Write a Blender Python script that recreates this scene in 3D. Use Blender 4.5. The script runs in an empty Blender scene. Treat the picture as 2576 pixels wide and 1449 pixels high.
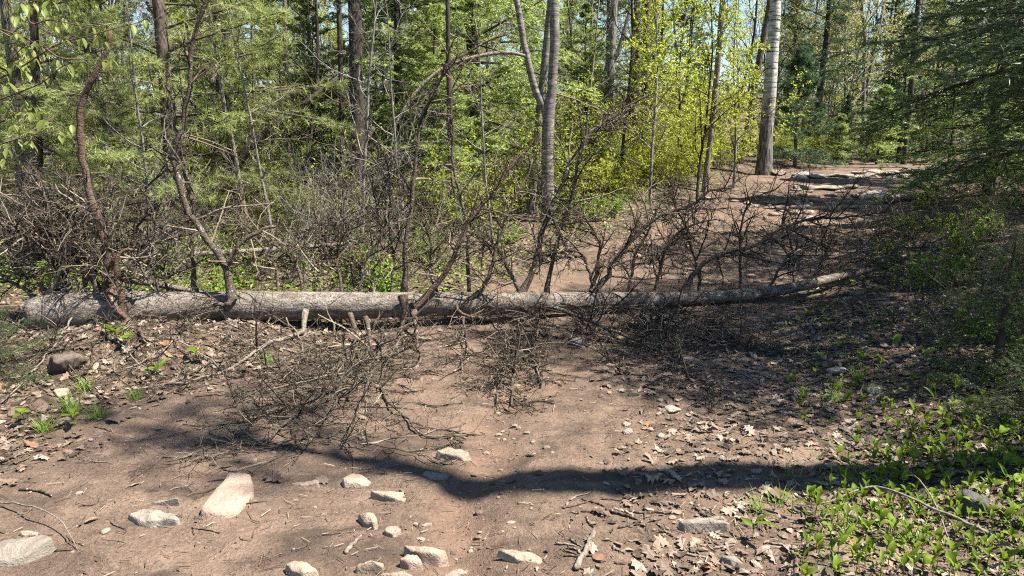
import bpy, math, random
import numpy as np
from mathutils import Vector

rng = np.random.default_rng(11)
random.seed(5)
SC = bpy.context.scene
COL = SC.collection
R = math.radians

# ------------------------------------------------------------------ camera
PITCH = R(12.0)
EYE = np.array([0.0, 0.0, 1.6])
FPX = 711.1
cam_d = bpy.data.cameras.new('camera')
cam = bpy.data.objects.new('camera', cam_d)
COL.objects.link(cam)
cam.location = EYE
cam.rotation_euler = (R(90) - PITCH, 0, 0)
cam_d.sensor_width = 36
cam_d.lens = 25
cam_d.clip_start = 0.05
cam_d.clip_end = 2000
SC.camera = cam

# ------------------------------------------------------------------ sky and sun
SUN_EL, SUN_AZ = R(59), R(101)
world = bpy.data.worlds.new('World')
SC.world = world
world.use_nodes = True
wn = world.node_tree
bg = wn.nodes['Background']
sky = wn.nodes.new('ShaderNodeTexSky')
sky.sky_type = 'NISHITA'
sky.sun_disc = False
sky.sun_elevation = SUN_EL
sky.sun_rotation = SUN_AZ
sky.air_density = 1.3
sky.dust_density = 0.0
sky.ozone_density = 5.0
wn.links.new(sky.outputs[0], bg.inputs[0])
bg.inputs[1].default_value = 0.055
sun_d = bpy.data.lights.new('sun', 'SUN')
sun_d.energy = 5.0
sun_d.angle = R(0.53)
sun_d.color = (1.0, 0.94, 0.84)
sun = bpy.data.objects.new('sun', sun_d)
COL.objects.link(sun)
TO_SUN = np.array([math.cos(SUN_EL) * math.sin(SUN_AZ), math.cos(SUN_EL) * math.cos(SUN_AZ), math.sin(SUN_EL)])
sun.rotation_euler = Vector(TO_SUN).to_track_quat('Z', 'Y').to_euler()
sun.location = (8, -3, 14)

SC.view_settings.view_transform = 'Standard'
SC.view_settings.look = 'None'
SC.view_settings.exposure = 1.95
SC.view_settings.gamma = 1
SC.view_settings.use_curve_mapping = False
SC.render.engine = 'CYCLES'
cy = SC.cycles
cy.max_bounces = 5
cy.diffuse_bounces = 2
cy.glossy_bounces = 2
cy.transmission_bounces = 3
cy.use_denoising = False
cy.filter_width = 1.15
cy.sample_clamp_indirect = 6
cy.use_adaptive_sampling = True
cy.adaptive_threshold = 0.02

# ------------------------------------------------------------------ noise, terrain
def _hash(i, j, s):
    n = (i.astype(np.int64) * 374761393 + j.astype(np.int64) * 668265263 + s * 1442695041) & 0x7fffffff
    n = ((n ^ (n >> 13)) * 1274126177) & 0x7fffffff
    return ((n ^ (n >> 16)) & 0xffff) / 65535.0

def vnoise(x, y, s=0):
    x = np.asarray(x, float); y = np.asarray(y, float)
    i = np.floor(x); j = np.floor(y)
    fx = x - i; fy = y - j
    fx = fx * fx * (3 - 2 * fx); fy = fy * fy * (3 - 2 * fy)
    a = _hash(i, j, s); b = _hash(i + 1, j, s); c = _hash(i, j + 1, s); d = _hash(i + 1, j + 1, s)
    return (a + (b - a) * fx) * (1 - fy) + (c + (d - c) * fx) * fy

def fbm(x, y, s=0, o=4):
    t = 0; a = 0.5; f = 1.0
    for k in range(o):
        t = t + a * (vnoise(x * f + 13.7 * k, y * f - 7.1 * k, s + k) - 0.5)
        a *= 0.5; f *= 2.03
    return t

def sstep(a, b, x):
    t = np.clip((x - a) / (b - a), 0, 1)
    return t * t * (3 - 2 * t)

ROAD_Y = np.array([-30, 0, 3.0, 4.2, 5.5, 7.5, 10.7, 14, 17, 20, 30, 60])
ROAD_X = np.array([-2.0, -0.7, -0.35, -0.1, 0.35, 1.5, 3.7, 6.0, 8.6, 12.5, 30, 80])
ROAD_W = np.array([2.6, 2.5, 2.3, 2.15, 1.75, 1.7, 1.7, 1.9, 2.3, 2.6, 3, 3])

def road_mask(x, y):
    c = np.interp(y, ROAD_Y, ROAD_X); w = np.interp(y, ROAD_Y, ROAD_W)
    d = np.abs(x - c) + 0.55 * fbm(x * 1.3, y * 1.3, 3) + 0.25 * fbm(x * 5, y * 5, 5)
    return 1 - sstep(w - 0.35, w + 0.35, d)

GUL_Y = np.array([1.5, 2.4, 2.9, 3.3, 3.8, 4.4, 5.2])
GUL_X = np.array([-0.30, -0.22, -0.19, -0.13, -0.08, 0.05, 0.2])

def H(x, y):
    x = np.asarray(x, float); y = np.asarray(y, float)
    c = np.interp(y, ROAD_Y, ROAD_X); w = np.interp(y, ROAD_Y, ROAD_W)
    up = 0.90 * sstep(5.8, 18.5, y)
    side = x - c
    left = sstep(0.5, 5.0, -side - w)
    z = up * (1 - 0.25 * left * (1 - sstep(13, 18, y)))
    z = z + 0.12 * sstep(-0.1, 1.2, -side - w) * sstep(7, 12, y)
    z = z + 0.30 * sstep(0.0, 3.5, side - w) + 0.10 * sstep(-0.2, 0.6, side - w)
    z = z + 0.10 * sstep(0.1, 1.2, -side - w) * (1 - sstep(5.5, 8, y))
    z = z + 0.16 * np.exp(-(((x + 2.75) / 0.6) ** 2 + ((y - 5.05) / 0.35) ** 2))
    z = z - 0.3 * sstep(21, 32, y) + 7.0 * sstep(38, 110, y)
    gx = np.interp(y, GUL_Y, GUL_X)
    z = z - 0.05 * np.exp(-((x - gx + 0.04 * np.sin(y * 7)) / 0.13) ** 2) * sstep(1.2, 2, y) * (1 - sstep(4.4, 5.4, y))
    near = 1 - sstep(12, 30, y)
    z = z + 0.10 * fbm(x * 0.6, y * 0.6, 21) + near * (0.07 * fbm(x * 2.3, y * 2.3, 31) + 0.034 * fbm(x * 8, y * 8, 41, 3))
    return z

# pixel (in the 2576-wide view of the photograph) -> world ray
def ray(u, v):
    px = u * 1024 / 2576.0; py = v * 1024 / 2576.0
    dx = (px - 512) / FPX; dy = (288 - py) / FPX
    cp, sp = math.cos(PITCH), math.sin(PITCH)
    return np.array([dx, cp + dy * sp, -sp + dy * cp])

def P(u, v, Y):
    d = ray(u, v)
    return EYE + d * (Y / d[1])

def G(u, v):
    d = ray(u, v)
    t = np.linspace(1.2, 60, 4000)
    pts = EYE[None] + d[None] * t[:, None]
    below = np.nonzero(pts[:, 2] < H(pts[:, 0], pts[:, 1]))[0]
    k = below[0] if len(below) else 3000
    p = pts[k].copy()
    p[2] = float(H(p[0], p[1]))
    return p

def wpx(w, Y):              # width in photo px (2576 scale) at distance Y -> metres
    return w * 0.3975 / FPX * Y * 1.01

def nrm(a):
    return a / np.maximum(np.linalg.norm(a, axis=-1, keepdims=True), 1e-9)

def spline(pts, n):
    """Catmull-Rom through rows of pts (any columns) -> n rows"""
    p = np.asarray(pts, float)
    if len(p) == 2:
        t = np.linspace(0, 1, n)[:, None]
        return p[0] * (1 - t) + p[1] * t
    q = np.vstack([2 * p[0] - p[1], p, 2 * p[-1] - p[-2]])
    seg = np.linalg.norm(np.diff(p[:, :3], axis=0), axis=1); s = np.concatenate([[0], np.cumsum(seg)])
    out = []
    for t in np.linspace(0, s[-1], n):
        k = min(np.searchsorted(s, t, 'right') - 1, len(seg) - 1)
        f = (t - s[k]) / max(seg[k], 1e-9)
        a, b, c, d = q[k], q[k + 1], q[k + 2], q[k + 3]
        out.append(0.5 * (2 * b + (c - a) * f + (2 * a - 5 * b + 4 * c - d) * f * f + (3 * b - a - 3 * c + d) * f ** 3))
    return np.array(out)

# ------------------------------------------------------------------ mesh building
class MB:
    def __init__(s):
        s.V = []; s.T = []; s.Q = []; s.Tm = []; s.Qm = []; s.n = 0
    def add(s, v, tri=None, quad=None, m=0):
        v = np.asarray(v, float).reshape(-1, 3)
        s.V.append(v)
        if tri is not None and len(tri):
            t = np.asarray(tri, np.int64) + s.n; s.T.append(t); s.Tm.append(np.full(len(t), m))
        if quad is not None and len(quad):
            q = np.asarray(quad, np.int64) + s.n; s.Q.append(q); s.Qm.append(np.full(len(q), m))
        s.n += len(v)
    def tubes(s, paths, radii, k=4, m=0):
        paths = np.asarray(paths, float); radii = np.asarray(radii, float)
        if paths.ndim == 2:
            paths = paths[None]; radii = radii[None]
        N, Pn, _ = paths.shape
        if N == 0: return
        tan = nrm(np.gradient(paths, axis=1))
        mt = nrm(paths[:, -1] - paths[:, 0])
        ax = np.eye(3)[np.argmin(np.abs(mt), axis=1)]
        n1 = nrm(np.cross(tan, ax[:, None, :])); n2 = np.cross(tan, n1)
        a = np.arange(k) * 2 * np.pi / k
        ring = n1[:, :, None, :] * np.cos(a)[None, None, :, None] + n2[:, :, None, :] * np.sin(a)[None, None, :, None]
        v = paths[:, :, None, :] + ring * radii[:, :, None, None]
        base = (np.arange(N) * Pn * k)[:, None, None] + (np.arange(Pn - 1) * k)[None, :, None]
        j = np.arange(k)[None, None, :]; j2 = (j + 1) % k
        q = np.stack([base + j, base + j2, base + k + j2, base + k + j], -1).reshape(-1, 4)
        s.add(v.reshape(-1, 3), quad=q, m=m)
    def blades(s, pos, d, length, width, m=0, side=None):
        M = len(pos)
        if M == 0: return
        if side is None:
            side = nrm(np.cross(d, rng.normal(size=(M, 3))))
        L = np.broadcast_to(length, (M,))[:, None]; W = np.broadcast_to(width, (M,))[:, None]
        v = np.stack([pos - side * W / 2, pos + side * W / 2, pos + d * L], 1)
        s.add(v, tri=np.arange(M * 3).reshape(M, 3), m=m)
    def leaves(s, pos, d, nor, length, width, m=0, fold=0.25):
        """pointed oval leaves: 6 verts, 4 tris each"""
        M = len(pos)
        if M == 0: return
        side = nrm(np.cross(d, nor)); up = nrm(np.cross(side, d))
        L = np.broadcast_to(length, (M,))[:, None]; W = np.broadcast_to(width, (M,))[:, None]
        b = pos; t = pos + d * L - up * L * 0.12
        mid = pos + d * L * 0.5 - up * W * fold
        l = pos + d * L * 0.45 + side * W * 0.5; r = pos + d * L * 0.45 - side * W * 0.5
        v = np.stack([b, l, mid, r, t], 1)
        o = (np.arange(M) * 5)[:, None]
        tri = np.concatenate([o + [0, 2, 1], o + [0, 3, 2], o + [2, 4, 1], o + [3, 4, 2]])
        s.add(v, tri=tri, m=m)
    def mesh(s, name, mats, smooth=True):
        me = bpy.data.meshes.new(name)
        V = np.concatenate(s.V) if s.V else np.zeros((0, 3))
        T = np.concatenate(s.T) if s.T else np.zeros((0, 3), np.int64)
        Q = np.concatenate(s.Q) if s.Q else np.zeros((0, 4), np.int64)
        me.vertices.add(len(V)); me.vertices.foreach_set('co', V.astype(np.float32).ravel())
        nl = len(T) * 3 + len(Q) * 4
        me.loops.add(nl); me.polygons.add(len(T) + len(Q))
        me.loops.foreach_set('vertex_index', np.concatenate([T.ravel(), Q.ravel()]).astype(np.int32))
        ls = np.concatenate([np.arange(len(T)) * 3, len(T) * 3 + np.arange(len(Q)) * 4]).astype(np.int32)
        me.polygons.foreach_set('loop_start', ls)
        mi = np.concatenate(s.Tm + s.Qm) if (s.Tm or s.Qm) else np.zeros(0)
        me.polygons.foreach_set('material_index', mi.astype(np.int32))
        me.polygons.foreach_set('use_smooth', np.full(len(mi), smooth))
        me.update(calc_edges=True)
        for mt in (mats if isinstance(mats, (list, tuple)) else [mats]):
            me.materials.append(mt)
        return me

def obj(name, me, parent=None, loc=None, rot=None, scale=None):
    o = bpy.data.objects.new(name, me)
    COL.objects.link(o)
    if parent is not None: o.parent = parent
    if loc is not None: o.location = loc
    if rot is not None: o.rotation_euler = rot
    if scale is not None: o.scale = scale if hasattr(scale, '__len__') else (scale,) * 3
    return o

def tag(o, label=None, cat=None, group=None, kind=None):
    if label: o['label'] = label
    if cat: o['category'] = cat
    if group: o['group'] = group
    if kind: o['kind'] = kind
    return o

def thing(name, label, cat, loc=(0, 0, 0), rotz=0.0, scale=1.0, group=None, parts=()):
    """an Empty at the base of a thing with its parts: (part name, mesh) pairs"""
    e = obj(name, None, None, loc, (0, 0, rotz), scale)
    e.empty_display_size = 0.1
    tag(e, label, cat, group)
    for pn, me in parts:
        obj(pn, me, e)
    return e

# growth helpers -----------------------------------------------------
def grow(start, d, length, Pn, wig=0.15, up=0.0):
    N = len(start); d = nrm(np.asarray(d, float)); p = np.asarray(start, float).copy()
    st = (np.broadcast_to(length, (N,)) / (Pn - 1))[:, None]
    out = [p.copy()]
    for i in range(Pn - 1):
        d = nrm(d + wig * rng.normal(size=(N, 3)) + np.array([0, 0, 1.0]) * np.broadcast_to(up, (N,))[:, None])
        p = p + d * st
        out.append(p.copy())
    return np.stack(out, 1)

def spawn(paths, radii, per, t0=0.2, t1=0.95, ang=(0.9, 0.2), planar=None, even=True):
    N, Pn, _ = paths.shape
    if even:
        t = t0 + (t1 - t0) * (np.arange(per)[None] + rng.uniform(0, 1, (N, per))) / per
    else:
        t = rng.uniform(t0, t1, (N, per))
    f = t * (Pn - 1); k = np.minimum(f.astype(int), Pn - 2); f = f - k
    n = np.arange(N)[:, None]
    a = paths[n, k]; b = paths[n, k + 1]
    pos = a + (b - a) * f[..., None]
    tan = nrm(b - a)
    rad = radii[n, k] * (1 - f) + radii[n, k + 1] * f
    if planar is not None:
        side = np.cross(np.broadcast_to(planar, tan.shape), tan)
        sg = np.where(np.arange(per) % 2 == 0, 1.0, -1.0)[None, :, None]
        perp = nrm(side * sg + 0.25 * rng.normal(size=tan.shape))
    else:
        perp = nrm(np.cross(tan, rng.normal(size=tan.shape)))
    an = np.clip(rng.normal(ang[0], ang[1], (N, per)), 0.15, 2.2)[..., None]
    d = nrm(tan * np.cos(an) + perp * np.sin(an))
    return pos.reshape(-1, 3), d.reshape(-1, 3), rad.ravel(), t.ravel()

def taper(r0, Pn, tip=0.25):
    return np.asarray(r0)[:, None] * np.linspace(1, tip, Pn)[None]

# ------------------------------------------------------------------ materials
class NT:
    def __init__(s, name):
        s.m = bpy.data.materials.new(name); s.m.use_nodes = True
        s.t = s.m.node_tree; s.t.nodes.clear()
        s.out = s.n('ShaderNodeOutputMaterial')
    def n(s, typ, **kw):
        nd = s.t.nodes.new(typ)
        for k, v in kw.items():
            if k.startswith('i_'):
                key = k[2:]; key = int(key) if key.isdigit() else key.replace('_', ' ')
                nd.inputs[key].default_value = v
            else:
                setattr(nd, k, v)
        return nd
    def l(s, a, b): s.t.links.new(a, b)
    def coord(s, scale=(1, 1, 1), kind='Object'):
        tc = s.n('ShaderNodeTexCoord'); mp = s.n('ShaderNodeMapping')
        mp.inputs['Scale'].default_value = scale
        s.l(tc.outputs[kind], mp.inputs[0])
        return mp.outputs[0]
    def noise(s, co, scale, detail=4, rough=0.55, dist=0.0):
        nd = s.n('ShaderNodeTexNoise'); nd.inputs['Scale'].default_value = scale
        nd.inputs['Detail'].default_value = detail; nd.inputs['Roughness'].default_value = rough
        nd.inputs['Distortion'].default_value = dist
        s.l(co, nd.inputs['Vector']); return nd.outputs['Fac']
    def voro(s, co, scale, feat='F1', outp='Distance', rnd=1.0):
        nd = s.n('ShaderNodeTexVoronoi'); nd.feature = feat; nd.inputs['Scale'].default_value = scale
        nd.inputs['Randomness'].default_value = rnd
        s.l(co, nd.inputs['Vector']); return nd.outputs[outp]
    def ramp(s, fac, stops, interp='LINEAR'):
        nd = s.n('ShaderNodeValToRGB'); cr = nd.color_ramp; cr.interpolation = interp
        while len(cr.elements) < len(stops): cr.elements.new(0.5)
        for e, (p, c) in zip(cr.elements, stops):
            e.position = p; e.color = (*c, 1) if len(c) == 3 else c
        s.l(fac, nd.inputs[0]); return nd.outputs[0]
    def mix(s, fac, a, b, mode='MIX'):
        nd = s.n('ShaderNodeMix'); nd.data_type = 'RGBA'; nd.blend_type = mode
        for x, sock in ((fac, nd.inputs[0]), (a, nd.inputs[6]), (b, nd.inputs[7])):
            if hasattr(x, 'links'): s.l(x, sock)
            else: sock.default_value = x if not hasattr(x, '__len__') else ((*x, 1) if len(x) == 3 else x)
        return nd.outputs[2]
    def math(s, op, a, b=0.0):
        nd = s.n('ShaderNodeMath', operation=op)
        for x, sock in ((a, nd.inputs[0]), (b, nd.inputs[1])):
            if hasattr(x, 'links'): s.l(x, sock)
            else: sock.default_value = x
        return nd.outputs[0]
    def bump(s, h, strength=0.5, dist=0.02, prev=None):
        nd = s.n('ShaderNodeBump'); nd.inputs['Strength'].default_value = strength; nd.inputs['Distance'].default_value = dist
        s.l(h, nd.inputs['Height'])
        if prev is not None: s.l(prev, nd.inputs['Normal'])
        return nd.outputs[0]
    def island(s):
        return s.n('ShaderNodeNewGeometry').outputs['Random Per Island']
    def objrand(s):
        return s.n('ShaderNodeObjectInfo').outputs['Random']
    def surf(s, color, rough=0.85, normal=None, spec=0.25):
        b = s.n('ShaderNodeBsdfPrincipled')
        if hasattr(color, 'links'): s.l(color, b.inputs['Base Color'])
        else: b.inputs['Base Color'].default_value = (*color, 1)
        if hasattr(rough, 'links'): s.l(rough, b.inputs['Roughness'])
        else: b.inputs['Roughness'].default_value = rough
        b.inputs['Specular IOR Level'].default_value = spec
        if normal is not None: s.l(normal, b.inputs['Normal'])
        s.l(b.outputs[0], s.out.inputs[0]); return b

def dim(stops, k):
    return [(p, tuple(x * k for x in c)) for p, c in stops]

def mat_leaf(name, stops, trans=0.45, rough=0.5, spec=0.3, objvar=0.0):
    t = NT(name)
    c = t.ramp(t.island(), stops)
    if objvar:
        hs = t.n('ShaderNodeHueSaturation')
        v = t.math('MULTIPLY_ADD', t.objrand(), objvar); t.t.nodes[-1].inputs[2].default_value = 1 - objvar * 0.5
        t.l(v, hs.inputs['Value']); t.l(c, hs.inputs['Color']); c = hs.outputs[0]
    b = t.surf(c, rough, spec=spec)
    tr = t.n('ShaderNodeBsdfTranslucent')
    tc = t.mix(0.5, c, (1.0, 1.0, 0.25), 'MULTIPLY')
    gm = t.n('ShaderNodeGamma'); gm.inputs[1].default_value = 0.92
    t.l(c, gm.inputs[0]); t.l(gm.outputs[0], tr.inputs[0])
    mx = t.n('ShaderNodeMixShader'); mx.inputs[0].default_value = trans
    t.l(b.outputs[0], mx.inputs[1]); t.l(tr.outputs[0], mx.inputs[2]); t.l(mx.outputs[0], t.out.inputs[0])
    return t.m

def mat_bark(name, dark, light, scale=(14, 14, 5), lichen=0.0, lich_col=(0.45, 0.46, 0.40), bump=0.7, dist=0.015, kind='Object'):
    dark, light, lich_col = (tuple(x * 0.62 for x in c) for c in (dark, light, lich_col))
    t = NT(name); co = t.coord(scale, kind); co1 = t.coord((1, 1, 1), kind)
    n1 = t.noise(co, 1.6, 6, 0.65, 0.4); vr = t.voro(co, 2.2)
    f = t.math('MULTIPLY', n1, t.math('MULTIPLY_ADD', vr, 0.9)); t.t.nodes[-2].inputs[2].default_value = 0.45
    c = t.ramp(t.math('ADD', n1, t.math('MULTIPLY', vr, 0.35)), [(0.35, dark), (0.62, tuple((a + b) / 2 for a, b in zip(dark, light))), (0.85, light)])
    if lichen:
        ln = t.noise(co1, 55, 3, 0.7); lb = t.noise(co1, 7, 3, 0.6)
        m = t.ramp(t.math('ADD', ln, t.math('MULTIPLY', lb, 0.6)), [(1.02 - lichen * 0.22, (0, 0, 0)), (1.10 - lichen * 0.22, (1, 1, 1))])
        c = t.mix(m, c, lich_col)
    t.surf(c, 0.9, t.bump(t.math('ADD', n1, t.math('MULTIPLY', vr, 0.6)), bump, dist), spec=0.15)
    return t.m

M_BARK_DARK = mat_bark('bark_dark', (0.022, 0.017, 0.014), (0.115, 0.092, 0.074))
M_BARK_PINE = mat_bark('bark_pine', (0.04, 0.03, 0.024), (0.20, 0.155, 0.125))
M_BARK_GREY = mat_bark('bark_grey', (0.10, 0.088, 0.074), (0.34, 0.31, 0.27), lichen=0.5)
M_BARK_PALE = mat_bark('bark_pale', (0.11, 0.09, 0.068), (0.34, 0.29, 0.235), scale=(25, 25, 12))
t = NT('bark_log'); co = t.coord((1, 1, 1)); sp = t.noise(co, 95, 3, 0.75); md = t.noise(t.coord((1, 2.5, 2.5)), 9, 5, 0.65, 0.4); bg_ = t.noise(co, 3.0, 4, 0.6); ck = t.voro(t.coord((34, 60, 60)), 1.0)
c = t.ramp(t.math('ADD', t.math('MULTIPLY', sp, 0.62), t.math('MULTIPLY', md, 0.42)), [(0.40, (0.024, 0.019, 0.016)), (0.48, (0.095, 0.08, 0.067)), (0.56, (0.19, 0.165, 0.14)), (0.66, (0.33, 0.295, 0.255))])
c = t.mix(t.ramp(bg_, [(0.40, (0.75, 0.75, 0.75)), (0.6, (0, 0, 0))]), c, t.mix(0.6, c, (0.10, 0.07, 0.05)))
t.surf(c, 0.9, t.bump(t.math('ADD', md, t.math('ADD', t.math('MULTIPLY', sp, 0.5), t.math('MULTIPLY', ck, 0.3))), 0.9, 0.014), spec=0.15); M_BARK_LOG = t.m
M_LIMB = mat_bark('bark_limb', (0.03, 0.023, 0.018), (0.15, 0.115, 0.088), scale=(30, 30, 30), lichen=0.45, lich_col=(0.42, 0.42, 0.36), bump=0.8, dist=0.008)
M_LIMB_RED = mat_bark('bark_limb_brown', (0.04, 0.026, 0.019), (0.19, 0.125, 0.09), scale=(30, 30, 30), lichen=0.25, lich_col=(0.4, 0.38, 0.3), bump=0.8, dist=0.008)

def mat_twig(name, stops):
    t = NT(name); c = t.ramp(t.island(), dim(stops, 0.66))
    co = t.coord((1, 1, 1)); n = t.noise(co, 60, 2)
    c = t.mix(t.ramp(n, [(0.64, (0, 0, 0)), (0.74, (0.7, 0.7, 0.7))]), c, (0.25, 0.24, 0.19))
    t.surf(c, 0.9, spec=0.15); return t.m
M_TWIG = mat_twig('twig_dead', [(0, (0.03, 0.023, 0.017)), (0.55, (0.085, 0.065, 0.047)), (0.82, (0.20, 0.16, 0.115)), (1, (0.34, 0.28, 0.20))])
M_TWIG_TAN = mat_twig('twig_tan', [(0, (0.09, 0.068, 0.05)), (0.5, (0.24, 0.185, 0.13)), (1, (0.46, 0.38, 0.275))])
t = NT('lichen'); t.surf(t.ramp(t.island(), [(0, (0.11, 0.10, 0.065)), (0.6, (0.20, 0.19, 0.14)), (0.8, (0.27, 0.27, 0.22)), (1, (0.17, 0.135, 0.05))]), 0.95, spec=0.1); M_LICHEN = t.m

# aspen bark: pale above with black marks, furrowed grey below
t = NT('bark_aspen'); co = t.coord((1, 1, 1))
cz = t.n('ShaderNodeSeparateXYZ'); t.l(co, cz.inputs[0])
band = t.noise(t.coord((3, 3, 26)), 1.0, 4, 0.7, 0.3); furrow = t.noise(t.coord((16, 16, 3)), 1.5, 5, 0.65, 0.5)
pale = t.ramp(band, [(0.38, (0.03, 0.027, 0.025)), (0.44, (0.25, 0.24, 0.215)), (0.6, (0.50, 0.48, 0.43))])
low = t.ramp(furrow, [(0.40, (0.035, 0.031, 0.028)), (0.6, (0.19, 0.175, 0.155))])
hmask = t.ramp(t.math('ADD', t.math('MULTIPLY', cz.outputs[2], 0.33), t.math('MULTIPLY', furrow, 0.5)), [(0.55, (0, 0, 0)), (1.0, (1, 1, 1))])
t.surf(t.mix(hmask, low, pale), 0.85, t.bump(furrow, 0.6, 0.02), spec=0.2); M_ASPEN = t.m

# twin-trunk bark: grey with fine horizontal marks
t = NT('bark_twin'); band = t.noise(t.coord((8, 8, 40)), 1.0, 4, 0.7, 0.3); pt = t.noise(t.coord((1, 1, 1)), 6, 4, 0.6)
c = t.ramp(band, [(0.36, (0.055, 0.048, 0.042)), (0.52, (0.165, 0.148, 0.128)), (0.68, (0.31, 0.285, 0.25))])
c = t.mix(t.ramp(pt, [(0.42, (0, 0, 0)), (0.58, (1, 1, 1))]), t.mix(0.55, c, (0.10, 0.085, 0.07)), c)
t.surf(c, 0.85, t.bump(band, 0.5, 0.01), spec=0.2); M_TWIN = t.m

# foliage
M_SPRING = mat_leaf('leaf_spring', [(0, (0.19, 0.25, 0.02)), (0.45, (0.33, 0.38, 0.035)), (0.85, (0.42, 0.45, 0.05)), (1, (0.50, 0.48, 0.08))], 0.6, objvar=0.4)
M_PALELEAF = mat_leaf('leaf_pale', [(0, (0.19, 0.21, 0.055)), (0.5, (0.31, 0.31, 0.09)), (0.9, (0.46, 0.42, 0.15)), (1, (0.42, 0.27, 0.12))], 0.58, objvar=0.3)
M_DROOP = mat_leaf('leaf_drooping', [(0, (0.14, 0.18, 0.038)), (1, (0.23, 0.26, 0.066))], 0.5, 0.45)
M_PINE = mat_leaf('needle_pine', [(0, (0.16, 0.22, 0.06)), (0.6, (0.31, 0.36, 0.115)), (1, (0.48, 0.48, 0.19))], 0.5, 0.45, objvar=0.25)
M_BLUEPINE = mat_leaf('needle_blue', [(0, (0.04, 0.085, 0.04)), (0.6, (0.075, 0.135, 0.058)), (1, (0.14, 0.20, 0.08))], 0.3, 0.45)
M_HEMLOCK = mat_leaf('needle_hemlock', [(0, (0.15, 0.21, 0.05)), (0.6, (0.28, 0.36, 0.095)), (1, (0.43, 0.49, 0.15))], 0.5, 0.42, objvar=0.3)
M_DARKFIR = mat_leaf('needle_dark', [(0, (0.03, 0.065, 0.026)), (0.6, (0.055, 0.105, 0.04)), (1, (0.10, 0.16, 0.055))], 0.3, 0.45, objvar=0.3)
M_NEARFIR = mat_leaf('needle_near', [(0, (0.03, 0.055, 0.018)), (0.6, (0.055, 0.092, 0.026)), (1, (0.12, 0.165, 0.045))], 0.3, 0.38)
M_PLANT = mat_leaf('leaf_plant', [(0, (0.05, 0.10, 0.009)), (0.6, (0.125, 0.185, 0.016)), (1, (0.21, 0.26, 0.028))], 0.5, 0.55, 0.2, objvar=0.5)
M_COVER = mat_leaf('leaf_cover', [(0, (0.07, 0.13, 0.02)), (0.6, (0.16, 0.25, 0.03)), (1, (0.27, 0.34, 0.05))], 0.45)
M_GRASS = mat_leaf('grass_blade', [(0, (0.08, 0.16, 0.02)), (1, (0.22, 0.33, 0.05))], 0.4)
M_DRY = mat_leaf('leaf_dry', [(0, (0.05, 0.034, 0.024)), (0.35, (0.10, 0.07, 0.05)), (0.7, (0.185, 0.135, 0.098)), (0.97, (0.26, 0.205, 0.158)), (1, (0.21, 0.09, 0.04))], 0.12, 0.6, 0.3)
M_STRAW = mat_leaf('straw', [(0, (0.04, 0.027, 0.019)), (0.5, (0.125, 0.087, 0.058)), (1, (0.28, 0.215, 0.15))], 0.1, 0.7)

def mat_rock(name, a, b, c3):
    a, b, c3 = (tuple(x * 0.62 for x in q) for q in (a, b, c3))
    t = NT(name); co = t.coord((1, 1, 1))
    n = t.noise(co, 7, 6, 0.65, 0.6); g = t.noise(co, 90, 3, 0.7)
    c = t.ramp(n, [(0.3, a), (0.5, b), (0.7, c3)])
    c = t.mix(t.ramp(g, [(0.40, (0, 0, 0)), (0.66, (1, 1, 1))]), t.mix(0.35, c, (0.08, 0.07, 0.06)), c)
    ob = t.n('ShaderNodeHueSaturation'); v = t.math('MULTIPLY_ADD', t.objrand(), 0.3); t.t.nodes[-1].inputs[2].default_value = 0.85
    t.l(v, ob.inputs['Value']); t.l(c, ob.inputs['Color'])
    t.surf(ob.outputs[0], 0.85, t.bump(t.math('ADD', n, t.math('MULTIPLY', g, 0.35)), 0.9, 0.02), spec=0.25); return t.m
M_ROCK_TAN = mat_rock('rock_tan', (0.28, 0.21, 0.152), (0.43, 0.33, 0.245), (0.55, 0.44, 0.335))
M_ROCK_PINK = mat_rock('rock_pink', (0.33, 0.235, 0.175), (0.48, 0.35, 0.27), (0.58, 0.45, 0.355))
M_ROCK_GREY = mat_rock('rock_grey', (0.21, 0.18, 0.145), (0.37, 0.32, 0.26), (0.52, 0.445, 0.36))
M_ROCK_DARK = mat_rock('rock_dark', (0.05, 0.048, 0.045), (0.10, 0.095, 0.09), (0.17, 0.16, 0.145))

# ground: trodden dirt on the track, brown leaf mould beside it
t = NT('ground'); co = t.coord((1, 1, 1))
at = t.n('ShaderNodeAttribute'); at.attribute_name = 'road'
big = t.noise(co, 0.9, 5, 0.6); mid = t.noise(co, 5, 6, 0.65); fine = t.noise(co, 70, 4, 0.7); grit = t.voro(co, 110)
cx = t.n('ShaderNodeTexCoord')
dirt = t.ramp(t.math('ADD', t.math('MULTIPLY', big, 0.5), t.math('MULTIPLY', mid, 0.5)), [(0.38, (0.062, 0.042, 0.032)), (0.5, (0.120, 0.081, 0.060)), (0.62, (0.195, 0.134, 0.098))])
spk = t.noise(co, 160, 3, 0.75); damp = t.noise(t.coord((1, 2.2, 1)), 1.7, 5, 0.65, 0.8)
dirt = t.mix(t.ramp(fine, [(0.38, (0, 0, 0)), (0.7, (1, 1, 1))]), t.mix(0.35, dirt, (0.05, 0.036, 0.026)), t.mix(0.25, dirt, (0.29, 0.215, 0.15)))
dirt = t.mix(t.ramp(spk, [(0.62, (0, 0, 0)), (0.70, (0.8, 0.8, 0.8))]), dirt, (0.29, 0.23, 0.165))
dirt = t.mix(t.ramp(spk, [(0.30, (0.7, 0.7, 0.7)), (0.38, (0, 0, 0))]), dirt, (0.04, 0.03, 0.024))
dirt = t.mix(t.ramp(damp, [(0.50, (0, 0, 0)), (0.64, (0.8, 0.8, 0.8))]), dirt, (0.052, 0.038, 0.030))
ga = t.n('ShaderNodeAttribute'); ga.attribute_name = 'gully'
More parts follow.
